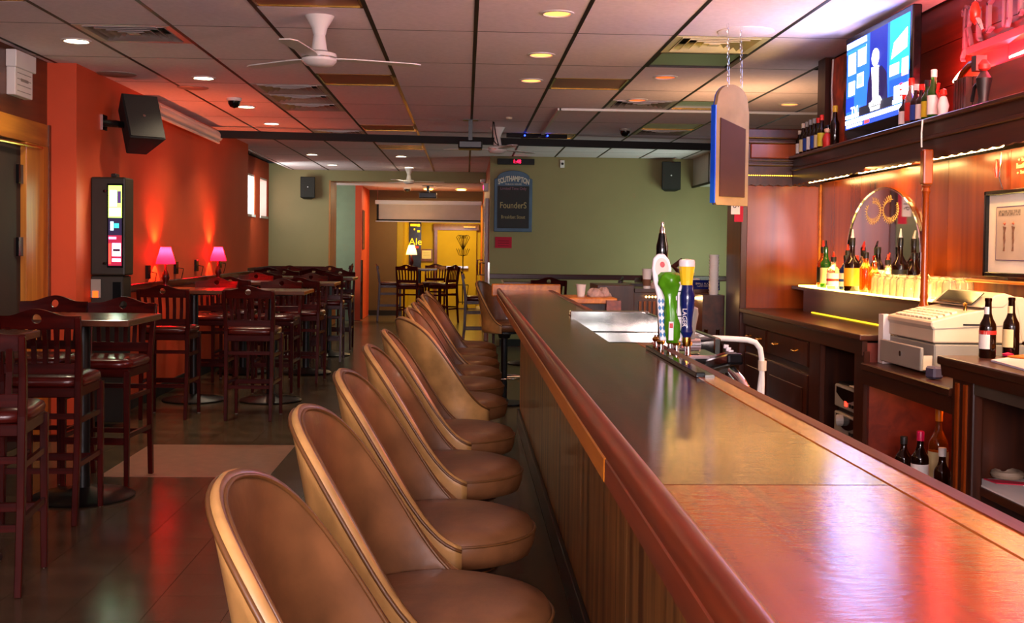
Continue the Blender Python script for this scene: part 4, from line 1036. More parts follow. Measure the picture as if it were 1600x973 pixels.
t = thing('coat_rack', (-.07, 25.3, 0), 'black wrought iron coat rack with scrolled hooks before the yellow door', 'coat rack')
cx, cy = -.06, 25.2
MB().cyl((cx, cy, .15), (cx, cy, 1.68), .012, n=10).build('pole', MT['iron'], t)
for k in range(6):
    a = k*pi/3+.2; ca, sa = math.cos(a), math.sin(a)
    MB().tube([(cx, cy, 1.34), (cx+.07*ca, cy+.07*sa, 1.48), (cx+.15*ca, cy+.15*sa, 1.63), (cx+.11*ca, cy+.11*sa, 1.68), (cx+.06*ca, cy+.06*sa, 1.66), (cx+.07*ca, cy+.07*sa, 1.60)], .007, 6).build('hook', MT['iron'], t, smooth=True)
    MB().tube([(cx, cy, 1.22), (cx+.09*ca, cy+.09*sa, 1.24), (cx+.13*ca, cy+.13*sa, 1.34), (cx+.15*ca, cy+.15*sa, 1.38)], .007, 6).build('lower_hook', MT['iron'], t, smooth=True)
for k in range(4):
    a = k*pi/2+.78; ca, sa = math.cos(a), math.sin(a)
    MB().tube([(cx+.17*ca, cy+.17*sa, .0), (cx+.12*ca, cy+.12*sa, .2), (cx+.18*ca, cy+.18*sa, .58)], .009, 6).build('leg', MT['iron'], t, smooth=True)
MB().tube([(cx+.18*math.cos(a), cy+.18*math.sin(a), .58) for a in [k*pi/2+.78 for k in range(4)]], .008, 6, True).build('umbrella_ring', MT['iron'], t)
MB().tube([(cx+.12*math.cos(a), cy+.12*math.sin(a), .2) for a in [k*pi/2+.78 for k in range(4)]], .008, 6, True).build('lower_ring', MT['iron'], t)
o = MB().box(-1.99, -1.965, 21.9, 22.3, 1.35, 2.1).build('wall_poster', MT['brownwood'], None); tag(o, 'dark narrow wall panel on the orange passage wall', 'wall panel')
o = MB().cyl((-1.97, 21.75, .02), (-1.97, 21.75, 1.15), .025, n=10).build('corner_guard', MT['steel'], None); tag(o, 'tall white metal corner guard on the orange passage wall', 'corner guard')

# ================================================================== SERVICE CABINET behind the bar end
t = thing('service_station', (1.42, 8.7, 0), 'dark wooden service station with a strip of warm bulbs at the bar end', 'cabinet')
MB().box(.98, 1.26, 8.45, 8.95, 0, 1.15).build('side_box', MT['mahog_darkv'], t, bevel=.004)
MB().box(1.26, 1.86, 8.5, 8.95, 0, 1.10).build('body', MT['mahog_dark'], t, bevel=.004)
MB().box(1.26, 1.87, 8.42, 8.95, 1.10, 1.125).build('top', MT['mahog_dark'], t)
bulb = glow('strip_bulb', '#ffb860', 9)
for k in range(24):
    x = 1.345+k*.0235
    MB().lathe([(0, -.009), (.009, 0), (0, .009)], (x, 8.43, 1.065), 8).build('strip_bulb', bulb, t)
area('station_strip', (1.62, 8.41, 1.06), (1.62, 8.2, .8), .5, .02, (1, .55, .2), 1.2)
corr = MB()
for k in range(16): corr.box(1.30+k*.035, 1.318+k*.035, 8.475, 8.5, .62, 1.03)
corr.build('corrugated_front', mat('copper_sheet', '#5c3018', .3, .8, var=.1), t)
t = thing('coffee_cup', (1.40, 8.5, 1.125), 'tall white paper coffee cup with brown sleeve on the service station', 'cup')
MB().lathe([(0, 0), (.026, 0), (.028, .02)], (1.355, 8.47, 1.125), 16).build('cup_foot', MT['white'], t, smooth=True)
MB().lathe([(.0285, .02), (.032, .07)], (1.355, 8.47, 1.125), 16).build('sleeve', mat('cardboard', '#6a4630', .8, var=.05), t, smooth=True)
MB().lathe([(.031, .07), (.036, .145), (.038, .148), (0, .15)], (1.355, 8.47, 1.125), 16).build('cup_body', MT['white'], t, smooth=True)
crumple('napkin', (1.44, 8.53, 1.125), .05, .05, .05, MT['cloth'], 'crumpled napkin right of the paper coffee cup', 'napkin', 9)
t = thing('card_sign', (1.78, 8.46, 1.125), 'dark blue card sign with two lines above the warm bulb strip', 'sign')
MB().obox((1.79, 8.5, 1.155), (.24, .012, .075), (R(-15), 0, 0)).build('card', blue_g, t)
text('sign_text', 'SMALL PLATES\nLATE MENU', chalk_w, t, (1.79, 8.488, 1.155), .02, (0, -1, -.2), .0008)
o = MB().box(1.62, 1.78, 8.6, 8.8, 1.125, 1.20).build('paper_stack', MT['paper'], None); tag(o, 'small pale stack of papers on the service station', 'papers')
t = thing('cup_stack', (1.79, 8.2, 1.03), 'tall stack of clear plastic cups beside the wooden end column', 'cups')
o = MB().box(1.7, 1.86, 8.1, 8.4, 0, 1.095).build('stand_shelf', MT['mahog_dark'], t)
for k in range(12): MB().lathe([(.030, 0), (.038, .025), (.040, .026)], (1.80, 8.2, 1.095+k*.024), 16).build('plastic_cup', MT['white'], t, smooth=True)
for k, x in enumerate((1.10, 1.18, 1.30, 1.62, 1.70)):
    o = MB().lathe([(0, 0), (.035, 0), (.036, .15), (.014, .2), (.013, .26), (.016, .265), (0, .27)], (x, 7.6, .62), 14).build('speed_rail_bottle', [MT['amber'], MT['cola'], MT['clear']][k % 3], None, smooth=True)
    tag(o, 'bottle in the speed rail, %s from the bar' % ordn[k], 'bottle', 'speed rail bottles')
t = thing('speed_rail', (1.4, 7.6, .6), 'steel speed rail rack holding bottles behind the bar end', 'rack')
MB().box(1.03, 1.8, 7.54, 7.66, .60, .618).box(1.03, 1.8, 7.53, 7.545, .60, .72).build('rail_tray', MT['steel'], t)
MB().box(1.03, 1.06, 7.56, 7.66, 0, .6).box(1.77, 1.8, 7.56, 7.66, 0, .6).build('legs', MT['steel'], t)

# ================================================================== BACK BAR
bb = thing('back_bar', (2.2, 6.4, 0), 'varnished mahogany back bar with arched end panel, canopy and counter', 'back bar')
# end panel (faces camera) with column side
MB().box(1.87, 2.4, 7.65, 8.04, 0, 1.86).build('end_panel', MT['mahog'], bb, bevel=.003)
MB().box(1.855, 1.90, 7.64, 8.05, 0, 1.9).build('end_column', MT['mahog_darkv'], bb, bevel=.004)
MB().box(1.86, 2.52, 7.64, 8.05, 1.86, 1.99).build('frieze_lower', MT['mahog_dark'], bb, bevel=.003)
sc = [(1.86+.66*k/22, 1.865-.012*(k % 2)) for k in range(23)]
MB().prism(sc+[(2.52, 1.90), (1.86, 1.90)], 1, 7.625, 7.64).build('scalloped_trim', MT['mahog_dark'], bb)
gold_led = glow('rope_light', '#ffc030', 4)
for k in range(24): MB().lathe([(0, -.004), (.005, 0), (0, .004)], (1.885+k*.0145, 7.618, 1.925), 6).build('rope_bulb', gold_led, bb)
MB().box(1.845, 2.52, 7.62, 8.06, 1.99, 2.01).build('frieze_ledge', MT['mahog_dark'], bb, bevel=.004)
MB().box(1.85, 2.52, 7.64, 8.05, 2.01, 2.17).build('frieze_upper', MT['mahog_darkv'], bb)
MB().box(1.91, 2.5, 7.625, 7.642, 2.04, 2.14).build('recessed_panel', MT['mahog'], bb, bevel=.006)
for a in ((1.88, 2.5, 2.14, 2.16), (1.88, 2.5, 2.02, 2.035)): MB().box(a[0], a[1], 7.61, 7.64, a[2], a[3]).build('moulding', MT['mahog_dark'], bb, bevel=.004)
MB().box(1.835, 2.5, 7.60, 8.07, 2.17, 2.24).build('cornice', MT['mahog_dark'], bb, bevel=.01, seg=2)
MB().tube([(1.86, 7.63, 2.19), (1.80, 7.63, 2.185), (1.765, 7.63, 2.16), (1.755, 7.63, 2.12), (1.755, 7.63, 1.97)], .022, 10).build('scroll_bracket', MT['mahog_darkv'], bb, smooth=True)
MB().box(1.765, 1.87, 7.62, 7.68, 1.94, 1.99).build('bracket_foot', MT['mahog_darkv'], bb)
# long back panel, sections
ys = [7.65, 6.86-.0, 5.6, 4.95, 3.0, .5]
for a, b_ in zip(ys[:-1], ys[1:]): MB().box(2.40, 2.52, b_+.002, a-.002, 1.03, 1.88).build('back_panel', MT['mahog'], bb)
MB().box(2.385, 2.40, 7.62, 7.65, 1.03, 1.87).build('corner_bead', MT['barfascia'], bb, bevel=.003)
# canopy
MB().box(2.17, 2.52, .5, 7.64, 2.035, 2.055).build('canopy_top', MT['mahog_dark'], bb, bevel=.004)
MB().box(2.20, 2.225, .5, 7.62, 1.92, 2.04).build('canopy_fascia', MT['mahog_dark'], bb)
MB().box(2.185, 2.2, .5, 7.62, 1.955, 1.975).build('fascia_bead', MT['mahog_dark'], bb, bevel=.004)
MB().box(2.225, 2.50, .5, 7.62, 1.905, 1.915).build('canopy_underside', MT['mahog_dark'], bb)
pts = []; n = 140
for k in range(n+1):
    y = .5+7.12*k/n; pts.append((y, 1.868 if k % 2 else 1.860))
MB().prism(pts+[(7.62, 1.925), (.5, 1.925)], 0, 2.198, 2.212).build('scalloped_edge', MT['mahog_dark'], bb)
tubeg = glow('fluorescent_warm', '#ffcf80', 14)
for y0, y1 in ((6.7, 7.45), (5.75, 6.5), (4.75, 5.45), (3.6, 4.5), (1.6, 3.3)):
    MB().cyl((2.262, y0, 1.878), (2.262, y1, 1.878), .010, n=10).build('canopy_tube_light', tubeg, bb)
# fish-eye arch mirror
t = thing('arched_mirror', (2.39, 6.5, 1.2), 'arched bar mirror with an etched laurel wreath behind the bottles', 'mirror')
mp = [(5.90, 1.20), (7.04, 1.20)]; cxm = 6.47
mp += [(cxm+.57*math.cos(a), 1.42+.365*math.sin(a)) for a in [pi*k/30 for k in range(31)]]
MB().prism(mp, 0, 2.388, 2.399).build('glass', MT['mirror'], t)
MB().tube([(2.386, p[0], p[1]) for p in mp[1:]], .006, 6).build('bevel_edge', MT['chrome'], t)
etch = mat('etched_gold', '#c9a25a', .4, .4, var=.05)
for sgn in (-1, 1):
    mm = MB(); cy0, cz0 = cxm+sgn*.135, 1.655
    P_ = []
    for k in range(26):
        a = R(75)+R(325)*k/25; yy_ = cy0-sgn*.115*math.cos(a)*-1; zz_ = cz0+.062*math.sin(a); P_.append((2.387, yy_, zz_))
    mm.tube(P_, .0012, 5)
    for k in range(1, 25):
        p = Vector(P_[k]); d = Vector((0, p.y-cy0, (p.z-cz0)*1.6)).normalized()
        for sg in (-1, 1):
            q = p+d*.02*sg+Vector((0, .01, .004)); mm.tube([p, (p+q)/2+Vector((0, 0, .002)), q], [.0006, .0017, .0006], 4)
    mm.build('laurel_wreath', etch, t)
# counter top and its cabinet
MB().box(1.855, 2.42, 5.28, 7.645, 1.0, 1.03).build('counter_top', MT['mahog_dark'], bb, bevel=.006, seg=2)
MB().box(1.875, 1.90, 5.30, 7.63, .93, 1.0).build('counter_apron', MT['mahog_dark'], bb)
MB().box(1.90, 2.4, 6.12, 7.63, .08, .99).build('cabinet_body', MT['mahog_darkv'], bb)
MB().box(1.88, 1.91, 5.95, 6.14, .0, .95).build('stile', MT['mahog_darkv'], bb, bevel=.003)
MB().box(1.88, 1.91, 5.29, 5.42, .0, .95).build('stile', MT['mahog_darkv'], bb, bevel=.003)
MB().box(2.36, 2.4, 5.3, 6.12, .05, .99).build('open_back', MT['plank'], bb)
MB().box(1.9, 2.4, 5.3, 5.32, .05, .99).build('open_side', MT['plank'], bb)
MB().box(1.9, 2.4, 5.3, 6.12, .05, .07).build('open_floor', MT['mahog_dark'], bb)
for k, (y0, y1) in enumerate([(6.18, 7.02), (7.06, 7.58)]):
    dr = MB().box(1.882, 1.905, y0, y1, .78, .92).build('drawer', MT['mahog_darkv'], bb, bevel=.006)
    for yy_ in ((y0*.75+y1*.25), (y0*.25+y1*.75)):
        MB().tube([(1.882, yy_-.04, .86), (1.862, yy_-.03, .855), (1.862, yy_+.03, .855), (1.882, yy_+.04, .86)], .005, 6).build('pull', MT['brass'], dr)
    dd = MB().box(1.882, 1.905, y0, y1, .12, .74).build('cabinet_door', MT['mahog_darkv'], bb, bevel=.006)
    MB().box(1.876, 1.883, y0+.08, y1-.08, .2, .66).build('raised_field', MT['mahog_darkv'], dd, bevel=.004)
# low middle section with the register
MB().box(1.86, 2.42, 4.29, 5.28, .865, .90).build('low_counter_top', MT['mahog_dark'], bb, bevel=.006)
MB().box(1.87, 1.895, 4.29, 5.28, .80, .866).build('low_apron', MT['mahog_dark'], bb)
MB().box(2.05, 2.4, 4.44, 5.28, .74, .76).build('low_shelf', MT['plank'], bb) if False else None
MB().box(2.34, 2.4, 4.29, 5.29, .02, .86).build('red_back_board', MT['plank'], bb)
MB().box(1.9, 2.34, 5.262, 5.29, .02, .86).build('red_side_board', MT['plank'], bb)
MB().box(1.89, 2.4, 4.29, 5.28, .36, .38).build('bottle_shelf', MT['mahog_dark'], bb)
# right raised section
MB().box(1.84, 2.42, .5, 4.37, .985, 1.02).build('side_counter_top', MT['mahog_dark'], bb, bevel=.008, seg=2)
MB().prism([(1.85, .945), (1.845, .985), (1.9, .985), (1.9, .945)], 1, .5, 4.34).build('cove_moulding', MT['mahog_dark'], bb)
MB().box(1.865, 1.91, 4.10, 4.28, 0, .985).build('side_post', MT['mahog_darkv'], bb, bevel=.008, seg=2)
MB().box(1.858, 1.868, 4.14, 4.17, .03, .93).build('post_reeding', MT['mahog'], bb, bevel=.003)
MB().box(1.858, 1.868, 4.21, 4.24, .03, .93).build('post_reeding', MT['mahog'], bb, bevel=.003)
MB().box(1.87, 1.9, .5, 4.1, .90, .985).build('side_apron', mat('apron_grey_brown', '#4c4034', .35, var=.15, scale=(1, .2, 1), vs=20), bb)
MB().box(1.91, 2.4, 4.25, 4.28, 0, .985).build('side_partition', MT['mahog_darkv'], bb)
MB().box(2.36, 2.4, .5, 4.25, .05, .985).build('side_back_board', MT['mahog_darkv'], bb)
MB().box(2.14, 2.36, 3.2, 4.246, .565, .76).build('inner_wood_panel', MT['barpanel'], bb)
sh = MB().box(1.9, 2.36, .5, 4.246, .53, .56).build('lower_shelf', MT['mahog_dark'], bb)
# lit bottle shelf with its base box
MB().box(2.19, 2.4, 5.35, 7.3, 1.03, 1.165).build('shelf_base', MT['mahog_dark'], bb)
glowshelf = glow('lit_shelf_edge', '#ffe060', 5)
MB().prism([(2.21, 7.64), (2.18, 7.2), (2.165, 6.6), (2.17, 5.9), (2.20, 5.3), (2.30, 5.12), (2.4, 5.10), (2.4, 7.64)], 2, 1.165, 1.185).build('shelf_board', MT['mahog_dark'], bb)
MB().prism([(2.215, 7.5), (2.19, 7.2), (2.178, 6.6), (2.183, 5.9), (2.21, 5.35), (2.30, 5.18), (2.395, 5.15), (2.395, 7.5)], 2, 1.186, 1.194).build('lit_shelf', glow('lit_shelf_panel', '#ffd660', 6), bb)
MB().box(2.182, 2.189, 5.6, 7.1, 1.031, 1.037).build('base_light_line', glow('led_line', '#e8c020', 1.5), bb)
area('shelf_glow', (2.28, 6.2, 1.20), (2.28, 6.2, 3), .12, 1.9, (1, .72, .2), 6)
# turned pole
MB().lathe([(.024, 0), (.024, .1), (.018, .11), (.026, .135), (.016, .16), (.02, .18), (.017, .2), (.015, .45), (.014, .66), (.02, .675), (.014, .69), (.022, .70)], (2.145, 5.25, 1.03), 18).build('turned_pole', MT['mahog'], bb, smooth=True)
MB().box(2.121, 2.169, 5.226, 5.274, 1.735, 1.90).build('pole_block', MT['mahog'], bb, bevel=.008, seg=2)
MB().box(2.15, 2.2, 5.235, 5.265, 1.03, 1.06).build('pole_foot', MT['mahog'], bb)
# shelf moulding on the near back panel
MB().box(2.36, 2.4, 4.4, 5.75, 1.285, 1.30).build('ledge_moulding', MT['barfascia'], bb, bevel=.004)
o = MB().tube([(2.165, 5.36, 2.05), (2.163, 5.365, 1.99), (2.163, 5.36, 1.92)], .004, 6).build('white_cable', MT['white'], None); tag(o, 'thin white cable hanging down the canopy fascia above the turned pole', 'cable')

# ---- bottles
def bottle(x, y, z, label, group, h=.30, r=.037, mt=None, cap=None, lab=None, neck=.013, pour=None, sh=.62, labc=None, capname='cap', ring=None):
    t = thing('bottle', (x, y, z), label, 'bottle', group)
    b = r
    prof = [(0, 0), (b*.9, 0), (b, .006), (b, h*sh*.93), (b*.92, h*sh), (b*.6, h*(sh+.07)), (neck*1.15, h*(sh+.14)), (neck, h*.86), (neck, h*.985), (neck*1.1, h*.99), (neck*1.1, h)]
    MB().lathe(prof, (x, y, z), 18).build('glass_body', mt, t, smooth=True)
    if lab: MB().lathe([(b*1.015, h*sh*.18), (b*1.02, h*sh*.2), (b*1.02, h*sh*.78), (b*1.015, h*sh*.8)], (x, y, z), 18).build('paper_label', lab, t, smooth=True)
    if labc: MB().lathe([(b*1.03, h*sh*.4), (b*1.03, h*sh*.52)], (x, y, z), 18).build('label_band', labc, t, smooth=True)
    if cap: MB().lathe([(neck*1.2, h*.86 if cap != 'x' else h), (neck*1.25, h*1.0), (neck*1.1, h*1.015), (0, h*1.018)], (x, y, z), 14).build(capname, cap, t, smooth=True)
    if pour: MB().tube([(x, y, z+h), (x, y, z+h*1.05), (x-.004, y-.012, z+h*1.17)], [neck*.9, neck*.6, neck*.3], 8).build('pour_spout', pour, t, smooth=True)
    return t
cr = mat('label_cream', '#d8c48c', .6, var=.05); lw = mat('label_white', '#dcd4cc', .6, var=.05); lo_ = mat('label_gold', '#c8941c', .5, var=.05)
lr = mat('label_red', '#b82018', .5, var=.05); lb = mat('label_blue', '#20408c', .5, var=.05); ly = mat('label_yellow', '#c8b020', .5, var=.1); lk = mat('label_black', '#14100e', .5, var=.05)
redpl = mat('red_plastic', '#d02818', .3, var=0); pink = mat('pink_plastic', '#c81048', .35, var=0)
SB = 1.194; G = 'bottles on the glowing shelf'
bottle(2.26, 7.13, SB, 'amber bottle with red spout at the left end of the lit shelf', G, .25, .037, MT['whisky'], lk, lk, pour=redpl)
bottle(2.23, 6.98, SB, 'green bottle with a tall dark spout, second from the left on the lit shelf', G, .25, .033, MT['greenglass'], None, cr, pour=MT['black'])
bottle(2.34, 6.90, SB, 'clear bottle with red spout behind the green one', G, .23, .036, MT['clear'], lk, lr, pour=redpl)
bottle(2.22, 6.80, SB, 'squat clear tumbler-shaped bottle with white label on the lit shelf', G, .19, .040, MT['clear'], lk, lw, labc=lr, pour=redpl)
bottle(2.33, 6.72, SB, 'red-capped bottle behind the blue one', G, .2, .036, MT['clear'], redpl, lr)
bottle(2.23, 6.60, SB, 'dark blue bottle with a white diamond label', G, .2, .040, MT['blueglass'], MT['black'], lw, labc=lb)
bottle(2.21, 6.44, SB, 'tallest brown bottle with cream label and white spout, left one', G, .30, .044, MT['cola'], MT['black'], lo_, pour=MT['white'], sh=.55)
bottle(2.24, 6.30, SB, 'square amber bottle right of the tall brown one', G, .22, .034, MT['whisky'], MT['black'], None)
bottle(2.33, 6.36, SB, 'bottle with dark foil neck behind the tall brown one', G, .25, .032, MT['cola'], MT['black'], lw)
bottle(2.32, 6.18, SB, 'short bottle with red spout in front of the mirror centre', G, .18, .036, MT['clear'], lk, cr, pour=redpl)
bottle(2.33, 6.03, SB, 'tall brown bottle with white spout, right one before the mirror', G, .30, .044, MT['cola'], MT['black'], lk, pour=MT['white'], sh=.55)
bottle(2.33, 5.84, SB, 'dark slim bottle right of the tall brown one', G, .22, .033, MT['cola'], MT['black'], None)
bottle(2.31, 5.66, SB, 'clear bottle with a chrome spout near the turned pole', G, .17, .034, MT['clear'], None, lw, pour=MT['chrome'])
bottle(2.25, 6.19, SB, 'amber squat bottle with orange content left of the stacked glasses', G, .17, .036, MT['whisky'], None, None, pour=MT['chrome'])
# glasses upside down
gl0 = thing('drinking_glass', (0, 0, 0), '', 'glass', 'upturned glasses on the glowing shelf')
MB().lathe([(.036, 0), (.037, .002), (.031, .085), (.022, .1), (.0, .1), (0, .094), (.02, .094), (.029, .083), (.034, .002)], (0, 0, 0), 18).build('bowl', MT['clear'], gl0, smooth=True)
MB().lathe([(.012, .1), (.022, .106), (.022, .11), (0, .11)], (0, 0, 0), 18).build('foot', MT['clear'], gl0, smooth=True)
gp = [(2.22, 6.06), (2.22, 5.97), (2.22, 5.88), (2.22, 5.79), (2.22, 5.70), (2.225, 5.61), (2.24, 5.52), (2.27, 5.43), (2.30, 5.77), (2.29, 5.90), (2.33, 5.45), (2.27, 5.33), (2.32, 5.27), (2.37, 5.30), (2.26, 5.24)]
gn = ['far left end of the front row', 'second in the front row', 'third in the front row', 'fourth in the front row', 'fifth in the front row', 'sixth in the front row', 'seventh in the front row', 'just left of the turned pole', 'back row middle', 'back row left', 'back row near the pole', 'just right of the turned pole', 'right of the pole toward the shelf end', 'rearmost right of the pole', 'nearest the shelf end']
for k, (x, y) in enumerate(gp):
    o = gl0 if k == 0 else copy_tree(gl0); o.location = (x, y, SB); o['label'] = 'upturned clear glass on the lit shelf, '+gn[k]
# bottles on canopy ledge left
LZ = 2.055; G = 'dark beer bottles on the canopy left of the television'
nm = ['leftmost', 'second from left', 'third from left', 'fourth from left', 'fifth from left', 'sixth, pink-topped', 'seventh, beside the figurine']
for k, (y, h, lab, cp) in enumerate([(7.60, .14, lw, MT['beige']), (7.52, .18, cr, MT['beige']), (7.44, .18, lb, MT['greyplastic']), (7.36, .185, lw, MT['greyplastic']), (7.28, .185, lb, MT['greyplastic']), (7.20, .18, cr, redpl), (7.13, .19, ly, redpl)]):
    bottle(2.235, y, LZ, 'dark longneck bottle on the canopy ledge, '+nm[k], G, h+.03, .026, MT['cola'], cp, lab, neck=.011)
t = thing('figurine', (2.26, 7.02, LZ), 'small black-haired figurine in red at the left foot of the television', 'figurine')
MB().lathe([(.02, 0), (.026, .01), (.03, .06), (.022, .09), (.01, .1)], (2.24, 7.03, LZ), 14).build('robe', lr, t, smooth=True)
MB().lathe([(0, 0), (.018, .01), (.021, .025), (.015, .04), (0, .045)], (2.24, 7.03, LZ+.095), 14).build('head', mat('figurine_skin', '#d09a78', .5, var=0), t, smooth=True)
MB().lathe([(.022, 0), (.026, .01), (.02, .03), (0, .035)], (2.245, 7.035, LZ+.118), 12).build('hair', MT['blackgloss'], t, smooth=True)
bottle(2.27, 6.98, LZ, 'tall dark bottle with gold collar behind the figurine', 'dark beer bottles on the canopy left of the television', .26, .028, MT['cola'], lo_, None)
G = 'bottles on the canopy right of the television'
dat = [(5.78, .17, MT['cola'], redpl, lw, 'brown bottle with red and white oval label partly behind the screen edge'), (5.70, .24, MT['clear'], redpl, lr, 'tall clear bottle glowing red, right of the television'), (5.63, .20, MT['cola'], lw, lb, 'brown bottle with blue label and white neck band'),
       (5.56, .19, MT['cola'], redpl, lw, 'brown bottle with a round white and blue emblem label'), (5.49, .20, MT['greenglass'], lk, ly, 'green bottle with yellow-green label'), (5.42, .24, MT['greenglass'], lw, lw, 'tall green bottle with a pale paper neck wrap and white label')]
for y, h, mt_, cp, lab, nm_ in dat: bottle(2.24, y, LZ, nm_, G, h, .029, mt_, cp, lab, neck=.012)
t = thing('figurine', (2.27, 5.33, LZ), 'small white and red figurine at the right end of the canopy bottles', 'figurine')
MB().lathe([(.026, 0), (.022, .03), (.028, .06), (.016, .1), (.0, .11)], (2.25, 5.33, LZ), 12).build('body', lw, t, smooth=True)
MB().lathe([(0, 0), (.018, .012), (.014, .035), (0, .042)], (2.25, 5.33, LZ+.1), 12).build('head', redpl, t, smooth=True)
MB().tube([(2.25, 5.35, LZ+.09), (2.24, 5.38, LZ+.13), (2.24, 5.36, LZ+.17)], .008, 6).build('arm', lr, t)

# ---- television
tv = thing('television', (2.3, 6.33, LZ), 'flat-screen television showing a blue news broadcast on the canopy ledge', 'television')
xa, y0, y1, z0, z1 = 2.285, 5.81, 6.85, 2.075, 2.70
MB().box(xa, xa+.05, y0, y1, z0, z1).build('casing', MT['blackgloss'], tv, bevel=.008, seg=2)
MB().box(xa+.05, xa+.09, y0+.2, y1-.2, z0+.1, z1-.1).build('rear_hump', MT['black'], tv)
MB().prism([(2.2, 6.1), (2.2, 6.5), (2.45, 6.62), (2.45, 6.02)], 2, LZ, LZ+.012).build('stand_foot', MT['blackgloss'], tv)
MB().box(2.30, 2.33, 6.27, 6.39, LZ+.01, z0+.02).build('stand_neck', MT['blackgloss'], tv)
sy0, sy1, sz0, sz1 = y0+.035, y1-.035, z0+.075, z1-.035
def scr(col, st, pts, lay, name='screen_area'):
    # u from left as seen (far y) to right (near y)
    P_ = [(sy1-(sy1-sy0)*u, sz0+(sz1-sz0)*v) for u, v in pts]
    return MB().prism(P_, 0, xa-.0008*lay, xa+.0002).build(name, glow('tv_'+col.strip('#')+str(lay), col, st*1.35), tv)
def rc(a, b_, c_, d_): return [(a, c_), (b_, c_), (b_, d_), (a, d_)]
scr('#1440c8', 2.2, rc(0, 1, 0, 1), 1)
scr('#0c78f0', 2.6, [(.72, .42), (1, .42), (1, 1), (.72, 1)], 2)
scr('#0a1c70', 1.2, rc(.40, .68, .30, 1), 2)
for r4 in ((.03, .16, .62, .86), (.20, .34, .68, .90), (.04, .15, .38, .54), (.19, .30, .44, .60)): scr('#cfd4f4', 2.2, rc(*r4), 3)
scr('#60b0f0', 2.0, rc(.205, .285, .47, .57), 4)
scr('#dceaff', 2.6, [(.74, .60), (.97, .66), (.97, .86), (.78, .76)], 3)
scr('#b0a8e8', 2.0, rc(.72, .86, .42, .54), 3); scr('#d088e0', 1.8, rc(.9, .99, .38, .56), 3)
scr('#0828b0', 1.6, rc(.0, .14, .2, .36), 3); scr('#0830d0', 2, rc(.72, .98, .22, .38), 3)
# presenter silhouette
scr('#f4f0ff', 3.6, [(.455+.055*math.cos(a)+.04, .70+.095*math.sin(a)) for a in [k*pi/10 for k in range(20)]], 5)
scr('#14103c', .8, [(.36, .14), (.70, .14), (.68, .48), (.60, .58), (.42, .56), (.38, .46)], 4)
scr('#fbf6ff', 3.6, [(.47, .2), (.56, .2), (.55, .60), (.44, .60)], 5)
scr('#fff6ff', 3.4, [(.40, .16), (.64, .16), (.58, .26), (.46, .24)], 6)
scr('#e8ecff', 2.8, rc(0, 1, .12, .16), 6); scr('#202430', .5, rc(.24, .78, .11, .21), 7)
scr('#f0f4ff', 2.8, rc(0, .9, .055, .10), 6); scr('#203c9c', 1.2, rc(0, 1, .0, .05), 6); scr('#e03030', 2, rc(.34, .42, .01, .045), 7); scr('#f0f0ff', 2.4, rc(.02, .3, .012, .04), 7)
scr('#e8e8f4', 2.6, rc(.80, 1, .14, .30), 6)
scr('#eef2ff', 2.6, rc(.0, .34, .93, .99), 4); scr('#2060e0', 1.6, rc(.0, .34, .87, .90), 4)
wt = glow('tv_text_white', '#ffffff', 3); rt = glow('tv_text_red', '#f02020', 2.5)
text('screen_text', 'TV', wt, tv, (xa-.008, sy1-.16, sz0+.085), .10, (-1, 0, 0), .0005)
text('screen_text', 'LIVE STORY', wt, tv, (xa-.008, sy1-.50, sz0+.10), .035, (-1, 0, 0), .0005)
text('screen_text', 'THE NIGHT', wt, tv, (xa-.008, sy1-.50, sz0+.072), .03, (-1, 0, 0), .0005)
text('screen_text', 'E', rt, tv, (xa-.008, sy0+.09, sz0+.12), .10, (-1, 0, 0), .0005)
text('screen_text', 'GOOD MOR', rt, tv, (xa-.006, sy1-.17, sz1-.02), .03, (-1, 0, 0), .0005)
area('tv_glow', (2.26, 6.33, 2.42), (-1, 6.0, 2.2), .95, .5, (.35, .45, 1), 6)
t = thing('wall_bracket_poster', (2.45, 7.4, 2.06), 'orange and red poster on a dark post left of the television', 'poster')
B('post', MT['mahog_darkv'], t, 2.40, 2.5, 7.60, 7.76, 2.056, 2.72)
B('poster_sheet', mat('poster_orange', '#b8401c', .5, var=.45, vs=9), t, 2.44, 2.45, 6.95, 7.60, 2.06, 2.70)
MB().tube([(2.435, 7.55, 2.70), (2.432, 7.56, 2.5), (2.434, 7.54, 2.35), (2.432, 7.56, 2.06)], .006, 6).build('white_edge_cord', MT['white'], t)
MB().prism([(7.32, 2.44), (7.26, 2.52), (7.22, 2.60), (7.24, 2.47), (7.16, 2.42), (7.26, 2.36), (7.30, 2.28), (7.34, 2.36)], 0, 2.437, 2.44).build('printed_figure', mat('poster_ink', '#1c1410', .5, var=0), t)

# ---- pub name letters and neon
t = thing('pub_sign', (2.45, 5.2, 2.4), 'three-dimensional blackletter pub name letters on a red-lit ledge', 'sign')
lm = mat('letter_metal', '#8a6a70', .35, .3, var=.05)
def stroke(y_a, z_a, y_b, z_b, w_=.022):
    d = Vector((y_b-y_a, z_b-z_a)); L = d.length; d /= L; nrm = Vector((-d.y, d.x))*w_/2
    a = Vector((y_a, z_a)); b_ = Vector((y_b, z_b))
    return [tuple(a-nrm), tuple(a-d*w_*.5), tuple(a+nrm), tuple(b_+nrm), tuple(b_+d*w_*.5), tuple(b_-nrm)]
def glyph(name, strokes, yo, zo, s=1):
    mm = MB()
    for st_ in strokes:
        a, b_, c_, d_ = st_[:4]; w_ = .72*(st_[4] if len(st_) > 4 else .022)
        mm.prism(stroke(yo-a*s, zo+b_*s, yo-c_*s, zo+d_*s, w_*s), 0, 2.445, 2.465)
    mm.build(name, lm, t)
